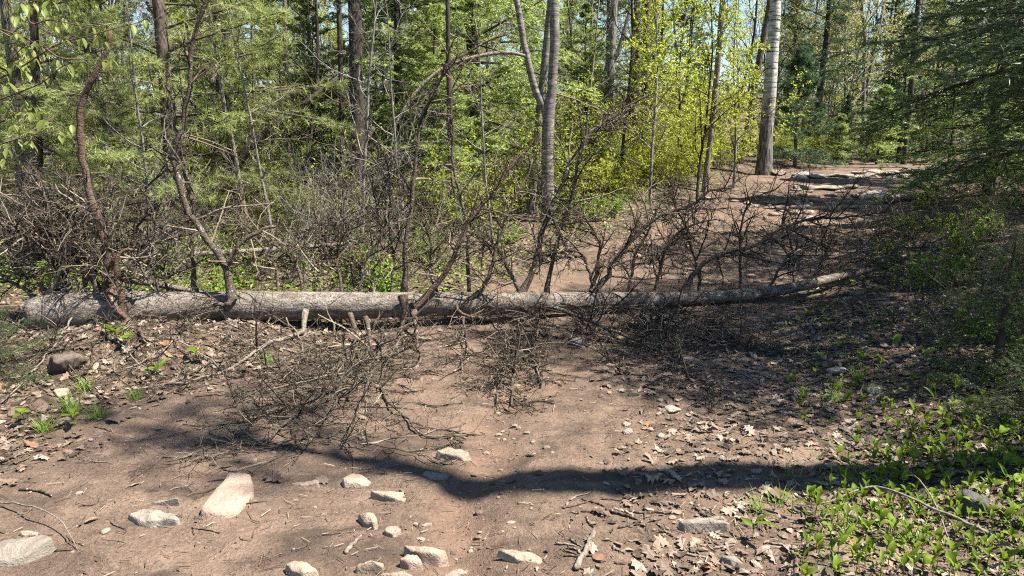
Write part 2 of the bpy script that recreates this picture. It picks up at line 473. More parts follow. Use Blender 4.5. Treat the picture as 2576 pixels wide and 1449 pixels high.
dirt = t.mix(t.math('MULTIPLY', ga.outputs['Fac'], t.ramp(mid, [(0.35, (0.15, 0.15, 0.15)), (0.62, (0.7, 0.7, 0.7))])), dirt, (0.165, 0.103, 0.070))
flake = t.voro(t.coord((1, 1, 1)), 26, 'F1', 'Color'); sf = t.n('ShaderNodeSeparateColor'); t.l(flake, sf.inputs[0])
lit = t.ramp(sf.outputs[0], [(0, (0.028, 0.02, 0.014)), (0.4, (0.068, 0.048, 0.034)), (0.8, (0.135, 0.096, 0.069)), (1, (0.185, 0.14, 0.104))])
lit = t.mix(t.ramp(mid, [(0.4, (0, 0, 0)), (0.62, (1, 1, 1))]), t.mix(0.5, lit, (0.06, 0.042, 0.03)), lit)
rm = t.ramp(t.math('ADD', at.outputs['Fac'], t.math('MULTIPLY_ADD', mid, 0.5)), [(0.5, (0, 0, 0)), (0.75, (1, 1, 1))])
for nd in t.t.nodes:
    if nd.bl_idname == 'ShaderNodeMath' and nd.operation == 'MULTIPLY_ADD': nd.inputs[2].default_value = -0.12
c = t.mix(rm, lit, dirt)
vf = t.noise(co, 190, 3, 0.7); hgt = t.math('ADD', t.math('MULTIPLY', mid, 1.3), t.math('ADD', t.math('MULTIPLY', fine, 0.30), t.math('MULTIPLY', vf, 0.16)))
t.surf(c, 0.95, t.bump(hgt, 1.0, 0.035), spec=0.15); M_GROUND = t.m

# ------------------------------------------------------------------ ground sheet
def axis(parts):
    out = []
    for a, b, st in parts:
        out.append(np.arange(a, b, st))
    return np.concatenate(out)
gx = axis([(-150, -30, 12), (-30, -8, 0.8), (-8, -3.6, 0.16), (-3.6, 3.6, 0.034), (3.6, 9, 0.10), (9, 30, 0.7), (30, 151, 12)])
gy = axis([(-60, -6, 6), (-6, 1.6, 0.4), (1.6, 5.2, 0.032), (5.2, 9, 0.05), (9, 20, 0.13), (20, 40, 0.8), (40, 200, 10)])
XX, YY = np.meshgrid(gx, gy)
ZZ = H(XX, YY)
nx, ny = len(gx), len(gy)
mb = MB()
ii = (np.arange(ny - 1)[:, None] * nx + np.arange(nx - 1)[None]).ravel()
mb.add(np.stack([XX, YY, ZZ], -1).reshape(-1, 3), quad=np.stack([ii, ii + 1, ii + nx + 1, ii + nx], -1))
gm = mb.mesh('ground', M_GROUND)
att = gm.attributes.new('road', 'FLOAT', 'POINT')
att.data.foreach_set('value', road_mask(XX, YY).ravel().astype(np.float32))
gul = np.exp(-((XX - np.interp(YY, GUL_Y, GUL_X) + 0.04 * np.sin(YY * 7)) / 0.16) ** 2) * sstep(1.2, 2, YY) * (1 - sstep(4.4, 5.4, YY))
att = gm.attributes.new('gully', 'FLOAT', 'POINT'); att.data.foreach_set('value', gul.ravel().astype(np.float32))
ground = tag(obj('ground', gm), kind='structure')
ground['label'] = 'brown dirt track and leaf-strewn forest floor'

def noisy_tube(mb, pts, rad, k=12, amp=0.08, m=0, seed=0, cap0=False, cap1=False):
    """one tube with uneven radius; pts (n,3), rad (n)"""
    n = len(pts); tan = nrm(np.gradient(pts, axis=0))
    mt = nrm(pts[-1] - pts[0]); ax = np.eye(3)[np.argmin(np.abs(mt))]
    n1 = nrm(np.cross(tan, ax)); n2 = np.cross(tan, n1)
    a = np.arange(k) * 2 * np.pi / k
    s = np.concatenate([[0], np.cumsum(np.linalg.norm(np.diff(pts, axis=0), axis=1))])
    rr = rad[:, None] * (1 + amp * 2 * fbm(np.cos(a)[None] * 1.3 + s[:, None] * 3.1 + seed * 9, np.sin(a)[None] * 1.3 + s[:, None] * 1.7 + seed * 5, 77, 3)
                         + amp * 0.8 * fbm(a[None] * 3.0 + s[:, None] * 0.6, s[:, None] * 14 + a[None], 99 + seed, 2))
    v = pts[:, None] + (n1[:, None] * np.cos(a)[None, :, None] + n2[:, None] * np.sin(a)[None, :, None]) * rr[..., None]
    b = (np.arange(n - 1) * k)[:, None]; j = np.arange(k)[None]; j2 = (j + 1) % k
    q = np.stack([b + j, b + j2, b + k + j2, b + k + j], -1).reshape(-1, 4)
    v = v.reshape(-1, 3); tri = []
    if cap0:
        v = np.vstack([v, pts[0] - tan[0] * 0.01]); c = len(v) - 1
        tri += [[c, (i + 1) % k, i] for i in range(k)]
    if cap1:
        v = np.vstack([v, pts[-1] + tan[-1] * 0.01]); c = len(v) - 1; o = (n - 1) * k
        tri += [[c, o + i, o + (i + 1) % k] for i in range(k)]
    mb.add(v, tri=tri, quad=q, m=m)

# ------------------------------------------------------------------ tree prototypes (shared meshes)
def needles(mb, paths, per, ln, wd, m, flat=0.5, t0=0.1, fwd=0.55):
    N, Pn, _ = paths.shape
    pos, d, _, t = spawn(paths, np.ones((N, Pn)), per, t0, 1.0, (0.95, 0.25), planar=np.array([0, 0, 1.0]))
    d = nrm(d + np.array([0, 0, 1.0]) * rng.normal(0, flat, (len(d), 1)))
    mb.blades(pos, d, ln * rng.uniform(0.7, 1.25, len(d)), wd, m)

def conifer(h, Rb, z0, nb, mats, per2=13, per3=6, nper=11, nl=0.036, nw=0.010, droop=0.0, elev=(-0.1, 0.7), pine=False, bare=0, seed=0):
    """-> (trunk mesh, crown mesh); mats = (bark, needle)"""
    tr = MB()
    z = np.linspace(-0.1, h, 14); pts = np.stack([0.03 * np.sin(z * 1.3 + seed), 0.03 * np.cos(z * 0.9 + seed), z], 1)
    noisy_tube(tr, pts, np.linspace(1, 0.12, 14) * (0.012 + h * 0.0125), 8, 0.1, seed=seed)
    cr = MB()
    fr = np.sort(rng.uniform(0, 1, nb)) ; zz = z0 + fr * (h - z0) * 0.98
    az = np.arange(nb) * 2.399 + rng.normal(0, 0.4, nb)
    L = Rb * (1 - fr) ** 0.8 * rng.uniform(0.65, 1.15, nb) + 0.07
    el = elev[0] + (elev[1] - elev[0]) * fr + rng.normal(0, 0.12, nb)
    d = np.stack([np.cos(az) * np.cos(el), np.sin(az) * np.cos(el), np.sin(el)], 1)
    st = np.stack([np.interp(zz, z, pts[:, 0]), np.interp(zz, z, pts[:, 1]), zz], 1)
    p1 = grow(st, d, L, 7, 0.07, up=droop * (1 - fr))
    r1 = taper(0.004 + 0.009 * L, 7); cr.tubes(p1, r1, 3, 0)
    pos, d2, _, t = spawn(p1, r1, per2, 0.12, 1.0, (0.85, 0.2), planar=np.array([0, 0, 1.0]))
    L2 = np.repeat(L, per2) * (1.05 - t) * 0.48 * rng.uniform(0.6, 1.2, len(t)) + 0.05
    p2 = grow(pos, d2, L2, 5, 0.12, up=droop * 0.6); r2 = taper(0.0015 + 0.004 * L2, 5); cr.tubes(p2, r2, 3, 0)
    pos, d3, _, t = spawn(p2, r2, per3, 0.15, 1.0, (0.8, 0.25), planar=np.array([0, 0, 1.0]))
    L3 = np.repeat(L2, per3) * (1.1 - t) * 0.5 * rng.uniform(0.6, 1.2, len(t)) + 0.03
    p3 = grow(pos, d3, L3, 3, 0.12)
    cr.blades(pos, d3, L3, 0.004, 0)
    if pine:
        tip = p3[:, -1]; td = nrm(p3[:, -1] - p3[:, 0]); n = nper
        pos = np.repeat(tip, n, 0) - np.repeat(td, n, 0) * rng.uniform(0, 0.05, (len(tip) * n, 1))
        dd = nrm(np.repeat(td, n, 0) * 0.8 + 0.62 * rng.normal(size=(len(pos), 3)))
        cr.blades(pos, dd, nl * rng.uniform(0.7, 1.2, len(pos)), nw, 1)
    else:
        needles(cr, p2, nper + 3, nl, nw, 1)
        needles(cr, p3, nper, nl, nw, 1)
    if bare:          # dead twiggy stubs under the crown
        zz = rng.uniform(0.3, z0 + 0.3, bare); az = rng.uniform(0, 6.28, bare)
        d = np.stack([np.cos(az), np.sin(az), rng.normal(0.05, 0.2, bare)], 1)
        p = grow(np.stack([0 * zz, 0 * zz, zz], 1), d, rng.uniform(0.4, 1.0, bare) * Rb * 0.7, 6, 0.16, -0.03)
        r = taper(np.full(bare, 0.008), 6); tr.tubes(p, r, 3, 0)
        ps, dq, _, t = spawn(p, r, 6, 0.2, 1, (0.9, 0.3)); q = grow(ps, dq, rng.uniform(0.1, 0.35, len(ps)), 4, 0.2); tr.tubes(q, taper(np.full(len(q), 0.003), 4), 3, 0)
    return tr.mesh('trunk', mats[0]), cr.mesh('crown', list(mats), smooth=False)

def leafy(mb, paths, per, size, m, t0=0.3, droop=0.25, clus=1):
    N, Pn, _ = paths.shape
    pos, d, _, t = spawn(paths, np.ones((N, Pn)), per, t0, 1.0, (0.9, 0.3))
    if clus > 1:
        pos = np.repeat(pos, clus, 0); d = np.repeat(d, clus, 0)
    d = nrm(d + 0.5 * rng.normal(size=d.shape) - np.array([0, 0, droop]))
    nor = nrm(np.array([0, 0, 1.0]) + 0.55 * rng.normal(size=d.shape))
    sz = size * rng.uniform(0.55, 1.25, len(d))
    mb.leaves(pos, d, nor, sz, sz * 0.62, m)

def broadleaf(h, mats, rad=None, per1=20, per2=8, per3=5, lper=6, size=0.052, t0=0.16, spread=0.32, el=0.75, lean=0.0, seed=0):
    tr = MB(); rad = rad or 0.006 + h * 0.0055
    p0 = grow(np.zeros((1, 3)) - [[0, 0, 0.1]], np.array([[lean, 0, 1.0]]), np.array([h]), 14, 0.05, 0.04)
    noisy_tube(tr, p0[0], np.linspace(1, 0.18, 14) * rad, 8, 0.1, seed=seed)
    cr = MB(); r0 = np.linspace(1, 0.18, 14)[None] * rad
    pos, d, r, t = spawn(p0, r0, per1, t0, 1.0, (el, 0.2))
    L = h * spread * (1.15 - t) ** 0.6 * rng.uniform(0.6, 1.2, per1)
    p1 = grow(pos, d, L, 7, 0.13, 0.06); r1 = taper(np.minimum(r * 0.6, 0.006 + 0.012 * L), 7); cr.tubes(p1, r1, 4, 0)
    pos, d, r, t = spawn(p1, r1, per2, 0.2, 1.0, (0.75, 0.25))
    L2 = np.repeat(L, per2) * 0.42 * rng.uniform(0.5, 1.2, len(t)); p2 = grow(pos, d, L2, 5, 0.16, 0.03); r2 = taper(np.minimum(r * 0.7, 0.0055), 5); cr.tubes(p2, r2, 3, 0)
    pos, d, r, t = spawn(p2, r2, per3, 0.2, 1.0, (0.75, 0.3))
    L3 = np.repeat(L2, per3) * 0.5 * rng.uniform(0.5, 1.2, len(t)); p3 = grow(pos, d, L3, 4, 0.16); cr.tubes(p3, taper(np.minimum(r * 0.7, 0.003), 4), 3, 0)
    if lper: leafy(cr, p3, lper, size, 1)
    return tr.mesh('trunk', mats[0]), cr.mesh('crown', list(mats), smooth=False)

def shrub(h, stems, mats, per2=9, per3=5, lper=6, size=0.042, spread=0.5, wig=0.12, rad=0.008, seed=0):
    st = MB(); az = rng.uniform(0, 6.28, stems); sp = rng.uniform(0.1, spread, stems)
    d = np.stack([np.cos(az) * sp, np.sin(az) * sp, np.ones(stems)], 1)
    L = h * rng.uniform(0.6, 1.1, stems)
    p0 = grow(np.stack([0.05 * np.cos(az), 0.05 * np.sin(az), np.full(stems, -0.05)], 1), d, L, 9, wig, -0.01); r0 = taper(np.full(stems, rad), 9); st.tubes(p0, r0, 5, 0)
    fo = MB()
    pos, d, r, t = spawn(p0, r0, per2, 0.15, 1, (0.8, 0.3)); L2 = np.repeat(L, per2) * 0.34 * rng.uniform(0.4, 1.2, len(t))
    p2 = grow(pos, d, L2, 5, 0.2, 0.02); r2 = taper(np.minimum(r * 0.6, 0.004), 5); fo.tubes(p2, r2, 3, 0)
    pos, d, r, t = spawn(p2, r2, per3, 0.2, 1, (0.8, 0.3)); L3 = np.repeat(L2, per3) * 0.45 * rng.uniform(0.4, 1.3, len(t))
    p3 = grow(pos, d, L3, 4, 0.2); fo.tubes(p3, taper(np.minimum(r * 0.7, 0.0025), 4), 3, 0)
    if lper: leafy(fo, p3, lper, size, 1)
    return st.mesh('stem', mats[0]), fo.mesh('foliage' if lper else 'twigs', list(mats), smooth=False)

HEM = [conifer(7.5, 2.2, 0.4, 125, (M_BARK_DARK, M_HEMLOCK), per2=14, per3=6, nper=9, nl=0.055, nw=0.016, droop=-0.05, bare=10, seed=1),
       conifer(5.5, 1.7, 0.25, 95, (M_BARK_DARK, M_HEMLOCK), per2=13, per3=6, nper=9, nl=0.05, nw=0.015, droop=-0.06, bare=6, seed=2)]
FIR = [conifer(8.5, 1.9, 0.9, 100, (M_BARK_DARK, M_DARKFIR), per3=5, nper=9, nl=0.055, nw=0.017, bare=12, seed=3),
       conifer(4.2, 1.15, 0.2, 80, (M_BARK_DARK, M_DARKFIR), per3=5, nper=9, nl=0.05, nw=0.015, elev=(-0.15, 0.8), seed=4)]
SAPFIR = conifer(1.7, 0.62, 0.08, 60, (M_BARK_DARK, M_HEMLOCK), per2=10, per3=4, nper=9, nl=0.034, nw=0.011, elev=(0.15, 0.9), seed=5)
BLUEP = conifer(2.9, 1.0, 0.15, 55, (M_BARK_PINE, M_BLUEPINE), per2=10, per3=4, nper=16, nl=0.10, nw=0.009, elev=(0.2, 1.0), pine=True, seed=6)
PINE = [conifer(9.0, 2.6, 0.7, 85, (M_BARK_PINE, M_PINE), per2=13, per3=6, nper=15, nl=0.12, nw=0.008, elev=(0.0, 0.8), droop=-0.02, pine=True, bare=14, seed=7)]
BROAD = [broadleaf(6.5, (M_BARK_GREY, M_PALELEAF), seed=1), broadleaf(8.0, (M_BARK_DARK, M_PALELEAF), per1=20, size=0.05, seed=2),
         broadleaf(4.0, (M_BARK_GREY, M_SPRING), per1=18, size=0.05, t0=0.15, seed=3), broadleaf(5.0, (M_BARK_DARK, M_SPRING), per1=20, lper=5, size=0.05, t0=0.12, seed=4)]
BAREB = [broadleaf(5.0, (M_BARK_GREY, M_TWIG_TAN), lper=0, per1=16, per2=8, per3=5, t0=0.12, el=1.0, seed=5), broadleaf(6.0, (M_BARK_DARK, M_TWIG), lper=0, per1=22, per2=8, per3=4, t0=0.08, el=1.2, spread=0.2, seed=6)]
SHRUB = [shrub(1.5, 7, (M_TWIG_TAN, M_SPRING), seed=1), shrub(1.0, 8, (M_TWIG_TAN, M_SPRING), size=0.04, seed=2), shrub(2.1, 6, (M_BARK_GREY, M_SPRING), per2=10, size=0.045, seed=3), shrub(0.45, 9, (M_TWIG_TAN, M_COVER), per2=5, per3=3, size=0.045, spread=0.9, rad=0.003, seed=4)]
BRUSH = [shrub(1.2, 9, (M_TWIG_TAN, M_TWIG_TAN), lper=0, per2=10, per3=6, spread=1.1, wig=0.2, rad=0.007, seed=5), shrub(0.8, 10, (M_TWIG, M_TWIG_TAN), lper=0, per2=9, per3=6, spread=1.8, wig=0.22, rad=0.006, seed=6), shrub(1.8, 6, (M_BARK_GREY, M_TWIG_TAN), lper=0, per2=12, per3=6, spread=0.7, wig=0.2, rad=0.010, seed=7)]

def base(u, Y):
    d = ray(u, 400); x = d[0] * Y / d[1]
    return np.array([x, Y, float(H(x, Y)) - 0.03])

def plant_tree(name, proto, label, cat, u, Y, sc=1.0, group=None, parts=('trunk', 'crown'), pos=None):
    p = base(u, Y) if pos is None else np.array([pos[0], pos[1], float(H(pos[0], pos[1])) - 0.03])
    return thing(name, label, cat, p, rng.uniform(0, 6.28), sc, group, list(zip(parts, proto)))

# --- conifers and saplings one can point at
plant_tree('hemlock_tree', HEM[0], 'big bright green hemlock standing close behind the forked grey trunks', 'tree', 1190, 12.9, 1.3)
plant_tree('hemlock_tree', HEM[1], 'green hemlock just beside the thick dark trunk', 'tree', 1015, 11.3, 1.15)
plant_tree('hemlock_tree', HEM[1], 'feathery hemlock on the far side of the brown pine, in the deep wood', 'tree', 620, 13.5, 1.15)
plant_tree('white_pine_tree', PINE[0], 'pale long-needled pine on a brown scaly trunk behind the fallen trunk butt', 'tree', 436, 8.7, 0.85)
plant_tree('white_pine_tree', PINE[0], 'pale pine at the far edge behind the drooping yellow leaves', 'tree', 60, 10.5, 0.9)
plant_tree('white_pine_tree', PINE[0], 'young pale pine with long needles between scaly pine and pale pole', 'tree', 585, 9.3, 0.45)
plant_tree('white_pine_tree', PINE[0], 'young pale pine right behind the curved brown dead stem', 'tree', 270, 8.3, 0.42)
plant_tree('hemlock_tree', HEM[1], 'small feathery hemlock in front of the big bright hemlock', 'tree', 1095, 10.3, 0.62)
plant_tree('hemlock_tree', HEM[1], 'small hemlock between forked trunk and rough grey trunk', 'tree', 1470, 13.0, 0.6)
plant_tree('hemlock_tree', HEM[1], 'small hemlock left of the thick dark trunk', 'tree', 790, 11.5, 0.6)
plant_tree('pine_sapling', BLUEP, 'bluish green young pine just past the white-barked aspen', 'tree', 2000, 17.6, 1.0)
plant_tree('fir_sapling', SAPFIR, 'light green little fir in the middle at the end of the track', 'tree', 2205, 18.8, 1.15)
plant_tree('fir_tree', FIR[1], 'black-green narrow spruce behind the light little fir', 'tree', 2258, 20.5, 0.95)
plant_tree('fir_tree', FIR[0], 'tall dark fir rising behind the bluish young pine', 'tree', 2050, 21.0, 1.0)
plant_tree('fir_sapling', SAPFIR, 'knee-high dark fir at the track edge beside the bluish pine', 'tree', 2105, 18.6, 0.75)
plant_tree('fir_sapling', FIR[1], 'dark young fir between the bluish pine and the light little fir', 'tree', 2120, 19.8, 0.42)
plant_tree('fir_tree', FIR[1], 'dark fir at the track end under the near hanging boughs', 'tree', 2390, 20.0, 0.7)
plant_tree('fir_sapling', SAPFIR, 'small green fir beneath the hanging boughs past the track', 'tree', 2480, 16.0, 0.9)

# --- understorey: yellow-green saplings and shrubs
MARKS = [(0, 'picture edge'), (93, 'shaded dark trunk'), (436, 'brown scaly pine'), (540, 'lean grey trunk'), (720, 'thin sunlit stem'), (858, 'thin dark trunk'), (897, 'thick furrowed trunk'), (1132, 'dark slender trunk'), (1360, 'forked grey trunk'), (1533, 'rough grey trunk'), (1612, 'pair of dark trunks'), (1800, 'pale leaning trunk'), (1938, 'white-barked aspen'), (2175, 'two-stemmed pale tree'), (2290, 'dark trunk past the track'), (2497, 'far brown trunk'), (2600, 'picture edge')]
def placed(kind, items):
    """items: rows starting (u, Y) -> one label each, told apart by neighbours and distance"""
    keys = []
    for it in items:
        k = max(i for i in range(len(MARKS)) if MARKS[i][0] <= it[0]); keys.append(min(k, len(MARKS) - 2))
    out = []
    for i, it in enumerate(items):
        same = sorted((j for j in range(len(items)) if keys[j] == keys[i]), key=lambda j: items[j][1]); r = same.index(i)
        pre = '' if len(same) == 1 else ('nearest ' if r == 0 else 'farthest ' if r == len(same) - 1 else ['second nearest ', 'third nearest ', 'fourth nearest ', 'fifth nearest ', 'sixth nearest '][r - 1])
        out.append(pre + kind + ' between ' + MARKS[keys[i]][1] + ' and ' + MARKS[keys[i] + 1][1])
    return out
SAPS = [(1760, 12.5, 3, 0.85), (1640, 12.0, 2, 1.0), (1850, 14.0, 2, 1.0), (1700, 15.0, 3, 1.0), (1570, 14.5, 3, 0.9), 
                    (700, 12.5, 3, 0.8), (780, 14.5, 3, 1.0), (560, 15, 2, 1.2), (260, 13, 3, 0.9), (120, 14, 2, 1.2), (970, 15.5, 3, 1.0), (1440, 16, 3, 1.0), (1110, 16.5, 2, 1.2)]
for (u, Y, k, sc), lb in zip(SAPS, placed('yellow-green leafy sapling', SAPS)):
    plant_tree('leafy_sapling', BROAD[k], lb, 'tree', u, Y, sc, 'yellow-green saplings in the wood')
PALES = [(2120, 23, 0, 1.15), (2160, 25, 1, 1.0), (2080, 27, 0, 1.2), (2210, 28, 1, 1.1), (2300, 26, 0, 1.2), (2340, 29, 1, 1.1), (2440, 24, 0, 1.1), (2520, 22, 1, 1.0), (2010, 30, 1, 1.2), (2560, 28, 0, 1.3)]
for (u, Y, k, sc), lb in zip(PALES, placed('airy pale-leaved tree', PALES)):
    plant_tree('pale_leaf_tree', BROAD[k], lb, 'tree', u, Y, sc, 'pale leafing trees beyond the track end')
BARES = [(650, 10.5, 0, 1.0), (760, 9.8, 1, 0.9), (520, 9.6, 1, 0.9), (330, 10.0, 0, 1.0), (180, 9.5, 1, 0.9), (1500, 13.5, 0, 1.1), (1620, 16, 1, 1), (820, 13, 0, 1.1), (20, 9.0, 0, 0.9),
                    (1720, 17, 0, 1.2), (900, 9.0, 0, 0.8), (1020, 9.4, 0, 0.7), (680, 8.6, 0, 0.7), (390, 8.0, 0, 0.7), (240, 8.8, 1, 0.8), (600, 11.8, 0, 1.0), (1450, 12.2, 0, 0.9), (1560, 12.8, 1, 0.9), (1240, 9.4, 0, 0.6), (1840, 19, 1, 1.2), (480, 12.5, 0, 1.1), (2540, 15, 1, 0.9)]
for (u, Y, k, sc), lb in zip(BARES, placed('thin leafless sapling', BARES)):
    plant_tree('bare_sapling', BAREB[k], lb, 'tree', u, Y, sc, 'bare twiggy saplings in the wood')

def scatter(n, ur, Yr, gap=0.3, avoid_road=True, seed=1):
    r = np.random.default_rng(seed); out = []
    tries = 0
    while len(out) < n and tries < n * 60:
        tries += 1
        u = r.uniform(*ur); Y = Yr[0] + (Yr[1] - Yr[0]) * r.uniform(0, 1) ** 0.8
        p = base(u, Y)
        if 1310 < u < 1420 and 7.8 < Y < 11.0: continue
        if avoid_road and road_mask(p[0] - 0.35, p[1]) > 0.02 or avoid_road and road_mask(p[0] + 0.35, p[1]) > 0.02: continue
        if any((p[0] - q[0]) ** 2 + (p[1] - q[1]) ** 2 < gap * gap for q in out): continue
        out.append(p)
    return out
for i, p in enumerate(scatter(75, (-100, 1950), (8.3, 15.5), 0.45, seed=3)):
    k = int(rng.integers(0, 3))
    thing('leafy_shrub', 'waist-high shrub in small yellow-green leaf behind the fallen tree', 'shrub', p, rng.uniform(0, 6.28), rng.uniform(0.6, 1.05), 'yellow-green shrubs behind the fallen tree', list(zip(('stem', 'foliage'), SHRUB[k])))
for i, p in enumerate(scatter(46, (1480, 1950), (10.5, 17), 0.3, seed=4)):
    k = int(rng.integers(0, 3))
    thing('leafy_shrub', 'bright yellow-green shrub on the bank between track and aspen', 'shrub', p, rng.uniform(0, 6.28), rng.uniform(0.6, 1.0), 'shrubs on the track bank', list(zip(('stem', 'foliage'), SHRUB[k])))
for i, p in enumerate(scatter(30, (1950, 2700), (18.0, 22), 0.4, seed=5)):
    k = int(rng.integers(0, 3))
    thing('leafy_shrub', 'low yellow-green shrub past the end of the track', 'shrub', p, rng.uniform(0, 6.28), rng.uniform(0.4, 0.7), 'shrubs past the track end', list(zip(('stem', 'foliage'), SHRUB[k])))
for i, p in enumerate(scatter(40, (-150, 1150), (6.6, 10.5), 0.4, seed=6)):
    k = int(rng.integers(0, 3))
    thing('bare_shrub', 'tangled leafless grey-brown brush behind the fallen trunk', 'shrub', p, rng.uniform(0, 6.28), rng.uniform(0.7, 1.15), 'leafless brush behind the fallen trunk', list(zip(('stem', 'twigs'), BRUSH[k])))
for i, p in enumerate(scatter(80, (-150, 1650), (6.7, 11.5), 0.3, seed=7)):
    thing('seedling_clump', 'ankle-high clump of fresh green seedlings behind the fallen trunk', 'plant', p, rng.uniform(0, 6.28), rng.uniform(0.6, 1.2), 'green seedlings behind the fallen trunk', list(zip(('stem', 'foliage'), SHRUB[3])))

# --- far wood: trees that close the view
far_rng = np.random.default_rng(23)
FARK = [('far_pine', PINE[0], 'far pine deep in the wood among other trunks', 'far pines'), ('far_fir', FIR[0], 'far dark fir deep in the wood among other trunks', 'far firs'), ('far_hemlock', HEM[0], 'far green hemlock deep in the wood among other trunks', 'far hemlocks'),
        ('far_broadleaf_tree', BROAD[0], 'far airy tree in pale new leaf deep in the wood', 'far pale-leaved trees'), ('far_broadleaf_tree', BROAD[1], 'far airy tree in pale new leaf deep in the wood', 'far pale-leaved trees'), ('far_leafy_tree', BROAD[3], 'far yellow-green tree deep in the wood', 'far yellow-green trees')]
for i, p in enumerate(scatter(150, (-350, 2900), (16.5, 48), 1.3, seed=8)):
    k = int(far_rng.choice(6, p=[0.13, 0.13, 0.14, 0.22, 0.22, 0.16]))
    n, pr, lb, gr = FARK[k]
    thing(n, lb, 'tree', p, far_rng.uniform(0, 6.28), far_rng.uniform(0.55, 0.9) * (1 + max(0, p[1] - 20) * 0.022) * (1.3 if k > 2 else 0.9), gr, list(zip(('trunk', 'crown'), pr)))

# --- trunks traced one by one (u, v, width)
def crown_on(pts, rad, z_from, mats, lper=3, per1=16, size=0.05, Lr=(0.8, 2.0), el=1.0, bend=0.05):
    cr = MB(); s = np.array(pts)
    k = int(np.argmax(s[:, 2] >= z_from)); sub = s[k:][None]; rr = np.asarray(rad)[k:][None]
    pos, d, r, t = spawn(sub, rr, per1, 0.0, 1.0, (el, 0.2)); L = rng.uniform(*Lr, len(t)) * (1.15 - t)
    p1 = grow(pos, d, L, 8, 0.13, bend); r1 = taper(np.minimum(r * 0.5, 0.006 + 0.011 * L), 8); cr.tubes(p1, r1, 4, 0)
    pos, d, r, t = spawn(p1, r1, 8, 0.2, 1, (0.8, 0.25)); L2 = np.repeat(L, 8) * 0.38 * rng.uniform(0.5, 1.2, len(t)); p2 = grow(pos, d, L2, 5, 0.16); r2 = taper(np.minimum(r * 0.7, 0.005), 5); cr.tubes(p2, r2, 3, 0)
    pos, d, r, t = spawn(p2, r2, 4, 0.2, 1, (0.8, 0.25)); L3 = np.repeat(L2, 4) * 0.5 * rng.uniform(0.5, 1.2, len(t)); p3 = grow(pos, d, L3, 4, 0.16); cr.tubes(p3, taper(np.minimum(r * 0.7, 0.003), 4), 3, 0)
    if lper: leafy(cr, p3, lper, size, 1)
    return cr.mesh('crown', list(mats), smooth=False)

def traced(uvw, Y, height=None, dY=0.0, ground=True, n=26):
    """(u, v, width) rows base to top -> pts, radii; continued straight up to `height`"""
    pts = []; rad = []
    for i, (u, v, w) in enumerate(uvw):
        y = Y + dY * i / max(1, len(uvw) - 1)
        pts.append(P(u, v, y)); rad.append(wpx(w, y) / 2)
    pts = np.array(pts); rad = np.array(rad)
    if ground:
        g = pts[0].copy(); d = nrm(pts[0] - pts[1]); zg = float(H(g[0], g[1])) - 0.06
        if g[2] > zg + 0.05:
            g = g + d / max(-d[2], 0.3) * (g[2] - zg); g[2] = zg
            pts = np.vstack([g, pts]); rad = np.concatenate([[rad[0] * 1.25], rad])
    if height:
        d = nrm(pts[-1] - pts[-2]); d = nrm(d + np.array([0, 0, 0.6])); rem = height - pts[-1][2]
        if rem > 0.3:
            pts = np.vstack([pts, pts[-1] + d * rem * 0.5, pts[-1] + d * rem]); rad = np.concatenate([rad, [rad[-1] * 0.7, rad[-1] * 0.15]])
    q = spline(np.column_stack([pts, rad]), n)
    return q[:, :3], np.maximum(q[:, 3], 0.002)

def standing(name, label, uvw, Y, mat, height, crown=None, extra=(), group=None, dead=6, dY=0.0, k=12, lean_top=True):
    pts, rad = traced(uvw, Y, height, dY, n=34)
    b = pts[0].copy(); root = thing(name, label, 'tree', b, group=group)
    mb = MB(); noisy_tube(mb, pts - b, rad, k, 0.09, seed=int(b[0] * 10) % 50)
    obj('trunk', mb.mesh('trunk', mat), root)
    for ex in extra:
        ep, er = traced(ex, Y, None, 0, ground=False, n=16)
        mb = MB(); noisy_tube(mb, ep - b, er, 8, 0.09); obj('limb', mb.mesh('limb', mat), root)
    if dead:          # dead lower branches
        sel = (pts[:, 2] > b[2] + 0.6)
        if sel.sum() > 4:
            sub = (pts[sel] - b)[None]; rr = rad[sel][None]
            pos, d, r, t = spawn(sub, rr, dead, 0.0, 0.75, (1.4, 0.25)); L = rng.uniform(0.3, 1.3, dead)
            p1 = grow(pos, d, L, 7, 0.14, -0.02); r1 = taper(np.full(dead, 0.011) * rng.uniform(0.5, 1.2, dead), 7)
            for a, c in zip(p1, r1):
                m2 = MB(); m2.tubes(a, c, 5, 0)
                q, dq, r_, t_ = spawn(a[None], c[None], 7, 0.2, 1, (0.9, 0.3)); q1 = grow(q, dq, rng.uniform(0.08, 0.4, 7), 5, 0.2); rq = taper(np.full(7, 0.004), 5); m2.tubes(q1, rq, 3, 0)
                q, dq, r_, t_ = spawn(q1, rq, 3, 0.2, 1, (0.9, 0.3)); q2 = grow(q, dq, rng.uniform(0.05, 0.2, len(q)), 4, 0.2); m2.tubes(q2, taper(np.full(len(q), 0.002), 4), 3, 0)
                tag(obj('dead_branch', m2.mesh('dead_branch', M_TWIG_TAN), root), kind='stuff')
    if crown:
        zf, mats, kw = crown
        obj('crown', crown_on(pts - b, rad, zf - b[2], mats, **kw), root)
    return root

